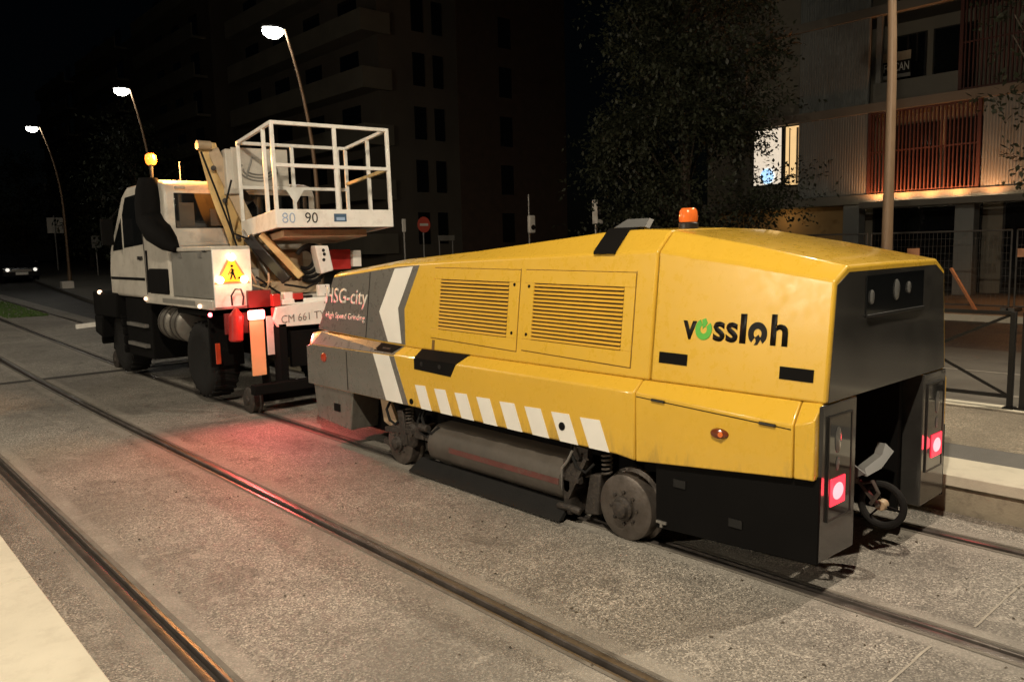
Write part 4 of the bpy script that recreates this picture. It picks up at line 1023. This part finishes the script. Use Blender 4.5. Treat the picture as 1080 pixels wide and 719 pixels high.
# left: sign backs, block, car
Y = 60.; p = px(58, 237, y=Y); z0 = gz(Y) + .06
t = pole_thing('direction_sign', 'tall sign of two pale upright panels on a pole, right of the parked black car', 'road sign', (px(62, 284, y=Y).x, Y + .1, z0), p.z + .6, .06)
for u in (54.2, 62.2):
    q = px(u, 237, y=Y); MB().box(q.x - .26, q.x + .26, Y, Y + .04, px(u, 246, y=Y).z, px(u, 229.5, y=Y).z).build('sign_panel', 'signwhite', t, bevel=.01)
p = px(71, 303, y=39.); t = None
b = MB().box(p.x - .24, p.x + .24, 38.8, 39.2, gz(39) - .03, gz(39) + .36); tag(b.build('concrete_block', 'signwhite', org=(p.x, 39, gz(39)), bevel=.03), 'small white concrete block lying at the kerb left of the truck', 'block')
p = px(101, 255, y=50.); t = pole_thing('notice_board', 'small pale notice board at the far left of the truck cab', 'sign', (p.x, 50.05, gz(50) + .06), p.z, .04)
MB().box(p.x - .22, p.x + .22, 50, 50.03, p.z - .35, p.z + .35).build('board', 'boxgrey', t, bevel=.01)
# black parked car facing the camera
cx_, cy_ = 8.62, 47.6; cz = gz(cy_) - .04
car = thing('parked_car', 'black car facing us at the left edge, with pale number plate', 'car', (cx_, cy_, cz))
prof = [(0, .30), (-.02, .62), (.10, .80), (.95, .95), (1.55, 1.42), (2.2, 1.48), (3.3, 1.42), (4.0, .98), (4.25, .92), (4.3, .32)]
sec = lambda k: (.86 - (.16 if k > 1.2 else .03 if k > .85 else 0))
b = MB(); L = [[(cx_ - sec(z) , cy_ + y, cz + z) for y, z in prof], [(cx_ + sec(z), cy_ + y, cz + z) for y, z in prof]]
b.loft([L[0], L[1]]); b.build('body', 'car', car, bevel=.06, seg=3)
MB().prism([(cx_ - .66, cy_ + 1.0, cz + 1.0), (cx_ + .66, cy_ + 1.0, cz + 1.0), (cx_ + .60, cy_ + 1.48, cz + 1.38), (cx_ - .60, cy_ + 1.48, cz + 1.38)], (0, -.02, .02)).build('windscreen', 'glass', car)
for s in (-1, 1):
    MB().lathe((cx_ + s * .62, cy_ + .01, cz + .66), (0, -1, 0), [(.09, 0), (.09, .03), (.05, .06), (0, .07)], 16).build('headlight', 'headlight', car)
    for yy in (.75, 3.4):
        MB().lathe((cx_ + s * .88, cy_ + yy, cz + .31), (-s, 0, 0), [(.2, 0), (.31, .02), (.31, .2), (.2, .21)], 22).build('wheel', 'rubber', car)
    MB().box(cx_ + s * .95 - .09, cx_ + s * .95 + .09, cy_ + 1.2, cy_ + 1.3, cz + .98, cz + 1.12).build('mirror', 'car', car, bevel=.02)
MB().box(cx_ - .28, cx_ + .28, cy_ - .055, cy_ - .025, cz + .40, cz + .54).build('number_plate', 'white', car)
MB().box(cx_ - .45, cx_ + .45, cy_ - .03, cy_ - .005, cz + .56, cz + .68).build('grille', 'galv', car, bevel=.01)

# ================================================================== RIGHT SIDE: barriers, mesh fence
BG = 'cross braced barrier panels along the platform'
def barrier():
    t = thing('barrier_panel', 'dark metal barrier panel with cross brace, standing right of the black tail', 'barrier', (8.85, 2.53, .275), BG)
    w, h = 1.62, .96; x = 8.85; y0 = 2.53; z0 = .275
    for y in (y0, y0 + w): MB().box(x - .025, x + .025, y - .025, y + .025, z0, z0 + h).build('post', 'darkmetal', t, bevel=.004)
    for z in (z0 + .10, z0 + h - .03): MB().box(x - .018, x + .018, y0 + .025, y0 + w - .025, z, z + .035).build('rail', 'darkmetal', t)
    for a, c in (((y0 + .025, z0 + .13), (y0 + w - .025, z0 + h - .03)), ((y0 + .025, z0 + h - .03), (y0 + w - .025, z0 + .13))):
        s = -.008 if a[1] < c[1] else .010
        MB().bar((x + s, *a), (x + s, *c), .012, .028).build('brace', 'darkmetal', t)
    for y in (y0, y0 + w): MB().box(x - .06, x + .06, y - .05, y + .05, z0, z0 + .012).build('foot', 'darkmetal', t)
    return t
bar0 = barrier()
for k in (-1, 1, 2, 3, 4):
    y = 2.53 + k * 1.73
    dup(bar0, (8.85, y, .275), label='dark metal barrier panel cut off by the right edge of the picture' if k == -1 else 'dark metal barrier panel mostly hidden behind the trailer')
FG = 'mesh fence panels in front of the building'
def mesh_fence():
    t = thing('mesh_fence', 'galvanised mesh fence panel behind the road, between its twin posts and the tall pole', 'fence', (22, 6.42, .1), FG)
    w, h = 3.4, 2.0; x = 22; y0, z0 = 6.42, .08
    b = MB()
    for a, c in (((y0, z0), (y0, z0 + h)), ((y0 + w, z0), (y0 + w, z0 + h)), ((y0, z0 + h), (y0 + w, z0 + h)), ((y0, z0 + .15), (y0 + w, z0 + .15))): b.cyl((x, *a), (x, *c), .022, 8)
    b.build('frame', 'fencewire', t)
    b = MB()
    for k in range(1, 34): b.box(x - .002, x + .002, y0 + k * w / 34 - .002, y0 + k * w / 34 + .002, z0 + .15, z0 + h)
    for k in range(1, 10): b.box(x - .002, x + .002, y0, y0 + w, z0 + .15 + k * .185 - .002, z0 + .15 + k * .185 + .002)
    b.build('mesh', 'fencewire', t, smooth=False)
    for y in (y0, y0 + w): MB().box(x - .3, x + .3, y - .1, y + .1, .106, .22).build('foot_block', 'greyband', t, bevel=.02)
    return t
mf = mesh_fence()
dup(mf, (22, 2.90, .1), label='galvanised mesh fence panel running out of the right edge of the picture')
dup(mf, (22, 9.94, .1), label='galvanised mesh fence panel behind the tail of the trailer')
p0, p1 = px(1030, 314, x=21.6), px(1003, 283, x=21.9)
tag(MB().bar((p0.x, p0.y, .12), p1, .06, .06).build('brace_pole', 'orangewhite', org=(p0.x, p0.y, .12)), 'orange and white pole leaning against the mesh fence', 'pole')
for u0, u1, v0, v1, lab in ((957, 969.5, 262, 272, 'small red board on the fence just right of the tall pole'), (1073.5, 1083, 262, 271, 'small orange board on the fence at the right edge')):
    a, c = px(u0, v0, x=21.94), px(u1, v1, x=21.94)
    tag(MB().box(21.93, 21.95, c.y, a.y, c.z, a.z).build('fence_board', 'pinkred', org=(21.94, (a.y + c.y) / 2, (a.z + c.z) / 2)), lab, 'board')
    b = None

# ================================================================== BUILDING RIGHT
XB = 27.
BB = thing('apartment_building', 'modern apartment block at the right with corrugated panels and red slatted shutters', 'building', (XB, 10, .1))
Z1, Z2, Z3, Z4 = 3.40, 6.36, 9.42, 12.4
def bpart(name, m_, x0, x1, y0, y1, z0, z1, par=BB, bevel=0.): return MB().box(x0, x1, y0, y1, z0, z1).build(name, m_, par, bevel=bevel)
bpart('wall', 'bwall', XB + 1.6, XB + 10, -6, 19.5, .1, Z4 + 3)
for z in (Z1, Z2, Z3, Z4): bpart('floor_slab', 'aslab', XB - .05, XB + 1.6, -6, 18.8, z - .30, z)
bpart('canopy', 'aslab', XB - .55, XB - .052, -6, 12.25, Z1 - .46, Z1 - .36)  # set low as a shield beneath the uplights
bpart('uplight_screen', 'aslab', XB - .58, XB - .552, -6, 12.25, Z1 - .46, Z1 - .27)  # lip added to hide the uplights from below
def cladding(y0, y1, z0, z1):
    b = MB(); b.box(XB + .02, XB + .12, y0, y1, z0, z1); n = int((y1 - y0) / .085)
    for k in range(n): yy = y0 + (k + .5) * (y1 - y0) / n; b.box(XB + .004, XB + .021, yy - .02, yy + .02, z0, z1)
    return b.build('cladding_panel', 'cladding', BB, smooth=False)
for z0, z1 in ((Z1, Z2 - .3), (Z2, Z3 - .3), (Z3, Z4 - .3)):
    cladding(12.30, 14.75, z0 + .01, z1 - .01)
    cladding(4.2, 8.80, z0 + .01, z1 - .01) if z0 == Z1 else None
def shutter(y0, y1, z0, z1, back=.0):
    b = MB(); n = int((y1 - y0) / .115)
    for k in range(n + 1): yy = y0 + k * (y1 - y0) / n; b.box(XB + .0, XB + .07, yy - .018, yy + .018, z0, z1)
    for z in (z0, (z0 + z1) / 2, z1 - .05): b.box(XB + .015, XB + .055, y0, y1, z, z + .05)
    for yy in (y0, y1): b.box(XB - .01, XB + .08, yy - .05, yy + .05, z0, z1)
    return b.build('shutter', 'shutter', BB, smooth=False)
shutter(8.90, 12.22, Z1 + .03, Z2 - .32)
shutter(4.0, 9.50, Z2 + .02, Z3 - .32); shutter(4.0, 9.5, Z3 + .02, Z4 - .32)
# recess with balcony parapet, dark glass and the small advertising board
bpart('parapet', 'aslab', XB + .02, XB + .14, 9.56, 12.15, Z2 + .01, Z2 + .62, bevel=.01)
for y0, y1, z in ((9.6, 10.9, Z2), (11.1, 12.1, Z2), (9.6, 12.1, Z3), (9.2, 10.4, Z1), (10.6, 12.0, Z1)):
    w_ = bpart('window', 'darkmetal', XB + 1.55, XB + 1.597, y0, y1, z + .05, z + 2.35)
    MB().box(XB + 1.53, XB + 1.548, y0 + .06, y1 - .06, z + .1, z + 2.3).build('pane', 'glass', w_)
a, c = px(931, 58, x=XB + .5), px(960, 80, x=XB + .5)
bpart('sign', 'txtblack', XB + .5, XB + .52, c.y, a.y, c.z + .12, a.z - .28)
sgn = bpart('sign_band', 'tan', XB + .5, XB + .52, c.y, a.y, a.z - .278, a.z)
bpart('sign_band', 'boxgrey', XB + .5, XB + .52, c.y, a.y, c.z, c.z + .118)
text('lettering', 'FOICAN', 'txtwhite', sgn, (XB + .498, a.y - .05, c.z + .22), (0, -1, 0), (0, 0, 1), .26, a.y - c.y - .1, .01, .003)
bpart('side_post', 'boxgrey', XB + .1, XB + .25, 11.95, 12.12, Z2, Z3 - .3)
# lit flat at the left, behind the tree
def litwin(y0, y1, z0, z1, m_, nm='lit_window'):
    w_ = bpart(nm, 'darkmetal', XB + .30, XB + .34, y0, y1, z0, z1)
    MB().box(XB + .285, XB + .299, y0 + .06, y1 - .06, z0 + .06, z1 - .06).build('pane', m_, w_)
litwin(14.80, 15.46, Z1 + .48, Z2 - .28, 'room'); litwin(15.52, 16.75, Z1 + .55, Z2 - .28, 'room2')
bpart('curtain', 'tan', XB + .27, XB + .283, 14.9, 14.98, Z1 + .56, Z2 - .4)
bpart('curtain', 'tan', XB + .27, XB + .283, 15.22, 15.26, Z1 + .56, Z2 - .4)
b = MB(); b.lathe(px(809, 186, x=XB + .25), (-1, 0, 0), [(.28, 0), (.22, .02), (0, .03)], 14); b.build('screen', 'tv', BB)
b = MB(); b.lathe(px(806, 86, x=XB + .25), (-1, 0, 0), [(.13, 0), (.10, .02), (0, .03)], 10); b.build('ceiling_spot', 'tv', BB)
bpart('wall', 'bwall', XB + .36, XB + 1.598, 14.8, 18.8, Z1, Z2 - .3); bpart('wall', 'bwall', XB + .1, XB + 1.598, 14.8, 18.8, Z2, Z3 - .3); bpart('wall', 'bwall', XB + .1, XB + 1.598, 14.8, 18.8, Z3, Z4)
bpart('sill', 'aslab', XB + .0, XB + .28, 14.8, 16.9, Z1, Z1 + .42)
for y in (16.9, 17.9): cladding(y, y + .85, Z2 + .01, Z3 - .32)
# ground floor: brown wall, columns, dark shop front
bpart('shop_wall', 'bbrown', XB + .9, XB + 1.2, 13.2, 18.6, .1, Z1 - .31)
for y in (12.9, 9.3, 5.6): bpart('column', 'cladding', XB + .25, XB + .75, y - .28, y + .28, .1, Z1 - .31, bevel=.02)
for y0, y1 in ((4.2, 8.6), (9.2, 12.7)):
    w_ = bpart('shop_front', 'darkmetal', XB + 1.50, XB + 1.56, y0, y1, .12, Z1 - .35)
    MB().box(XB + 1.48, XB + 1.498, y0 + .08, y1 - .08, .3, Z1 - .45).build('pane', 'glass', w_)
# the uplights along the canopy
for y in (11.8, 11.0, 10.2, 9.4, 8.4, 7.0, 5.5):
    MB().box(XB - .48, XB - .38, y - .2, y + .2, Z1 - .359, Z1 - .32).build('uplight', 'lamp_warm', BB)
    lamp('uplight_glow', (XB - .36, y, Z1 - .26), 85 if y > 9 else 50, (1, .30, .06), .05, 170, (XB - .1, y, Z1 + 4))
lamp('shop_light', (24.4, 5.8, 3.6), 200, (1, .40, .13), .1, 150, (23.2, 6.5, 0))
lamp('shop_light', (XB + .3, 15.6, 2.7), 8, (1, .62, .25), .1)
# ================================================================== BUILDING CENTRE (dark corner block)
AX, AY = 24.6, 38.
BA = thing('apartment_building', 'dark unlit corner block of flats behind the white basket, with balcony slabs', 'building', (AX, AY, .3))
MB().box(AX, AX + 14.4, AY, AY + 19, -.2, 24).build('wall', 'awall', BA)
MB().box(AX + 5.4, AX + 14.42, AY - .06, AY - .002, .2, 24).build('brick_facing', 'abrick', BA)
ST = 2.95
for k in range(7):
    z = 4.9 + k * ST - 2.95
    o = MB().box(AX - 1.25, AX + .6, AY - .35, AY + 17, z - .25, z - .02).build('balcony', 'blockslab', BA)
    MB().box(AX - 1.25, AX - 1.13, AY - .35, AY + 17, z - .018, z + .85).build('balcony_front', 'blockslab', o)
    MB().box(AX - 1.128, AX + .6, AY - .35, AY - .23, z - .018, z + .85).build('balcony_end', 'blockslab', o)
    for x0, w_ in ((AX + 2.2, .8), (AX + 8.6, 1.0), (AX + 3.6, .7)):
        q = MB().box(x0, x0 + w_, AY - .085, AY - .062, z + .25, z + 2.05).build('window', 'glass', BA)
    for j in range(4):
        MB().box(AX - .03, AX - .004, AY + 2 + j * 4.2, AY + 4 + j * 4.2, z + .05, z + 2.2).build('window', 'glass', BA)
BC = thing('apartment_building', 'faint block of flats far left behind the street lamps', 'building', (25.2, 62, .9))
MB().box(25.2, 39, 62, 118, .5, 22).build('wall', 'awall', BC)
for k in range(7):
    z = 4 + k * 2.9
    for y0 in (63, 82, 101):
        o = MB().box(24.1, 25.19, y0, y0 + 14, z - .2, z).build('balcony', 'blockslab', BC)
        MB().box(24.1, 24.2, y0, y0 + 14, z + .001, z + .9).build('balcony_front', 'blockslab', o)
        for j in range(3): MB().box(25.17, 25.196, y0 + 1.5 + j * 4, y0 + 3.2 + j * 4, z + .1, z + 2.1).build('window', 'glass', BC)

# ================================================================== TREES
def tree(label, x, y, z0, h, rad, n, leaf, trunk=.2, low=.28, seed=1, group='trees along the far side of the street', ncl=60):
    rnd = random.Random(seed)
    t = thing('tree', label, 'tree', (x, y, z0), group)
    b = MB(); b.tube([(x + .05 * math.sin(k * 1.3), y + .05 * math.cos(k), z0 + h * .75 * k / 6) for k in range(7)], [trunk * (1 - .13 * k) for k in range(7)], 10)
    cl = []
    for k in range(ncl):
        a = rnd.uniform(0, 6.28); u = low + (1 - low) * rnd.random() ** 1.15
        env = rad * math.sin(math.pi * min(1, (u - low) / (1 - low) * .80 + .18)) ** .55
        rr = env * rnd.random() ** .5 * rnd.uniform(.75, 1.08)
        c = Vector((x + math.cos(a) * rr, y + math.sin(a) * rr, z0 + h * u)); cl.append((c, rnd.uniform(.16, .42) * rad))
        if k % 3 == 0:
            s_ = Vector((x, y, z0 + h * max(.15, u - .2)))
            b.tube([s_, (s_ + c) / 2 + Vector((0, 0, .1)), c], [trunk * .22, trunk * .12, .01], 6)
    b.build('trunk', 'bark', t)
    b = MB()
    for k in range(n // 5):
        c, r = cl[rnd.randrange(len(cl))]
        d = Vector((rnd.gauss(0, 1), rnd.gauss(0, 1), rnd.gauss(0, .7))).normalized()
        p = c + d * r * abs(rnd.gauss(.6, .3))
        ax = (d + Vector((rnd.gauss(0, .5), rnd.gauss(0, .5), rnd.gauss(-.25, .4)))).normalized()
        sd = ax.cross(Vector((rnd.gauss(0, 1), rnd.gauss(0, 1), 1))).normalized()
        for m_ in range(5):
            l = leaf * rnd.uniform(.55, 1.25)
            q = (ax * .8 + sd * (.8 if m_ % 2 else -.8) + Vector((0, 0, rnd.gauss(-.1, .35)))).normalized()
            w = q.cross(Vector((rnd.gauss(0, .5), rnd.gauss(0, .5), 1))).normalized()
            o_ = p + ax * leaf * .9 * m_ + q * l * .6
            b.f([b.v(o_ - q * l * .6), b.v(o_ + w * l * .36), b.v(o_ + q * l * .7), b.v(o_ - w * l * .36)])
    b.build('crown', 'leaf', t, smooth=False)
    return t
q = px(722, 150, x=18.)
tree('large leafy tree behind the trailer, in front of the lit flat', q.x, q.y, .0, 10.5, 2.9, 66000, .10, .20, .12, 3, ncl=105)
q = px(1112, 150, x=16.)
tree('tree whose twig tips reach in at the right edge', q.x, q.y, 0, 7.6, 1.05, 2600, .10, .15, .42, 5)
for k, (u, xx, yy, hh, rr) in enumerate(((148, 13.5, 44, 8.0, 2.6), (95, 20, 66, 9, 3.0), (25, 20, 80, 9, 3.2), (122, 19, 56, 8, 2.6))):
    q = px(u, 250, y=yy)
    tree(['dim tree behind the cab and the orange beacon', 'dim tree under the middle lamp, left of the cab', 'dim tree behind the parked black car', 'dim tree against the far block, left of the truck'][k], q.x, yy, gz(yy), hh, rr, 5200, .20, .18, .2, 20 + k)
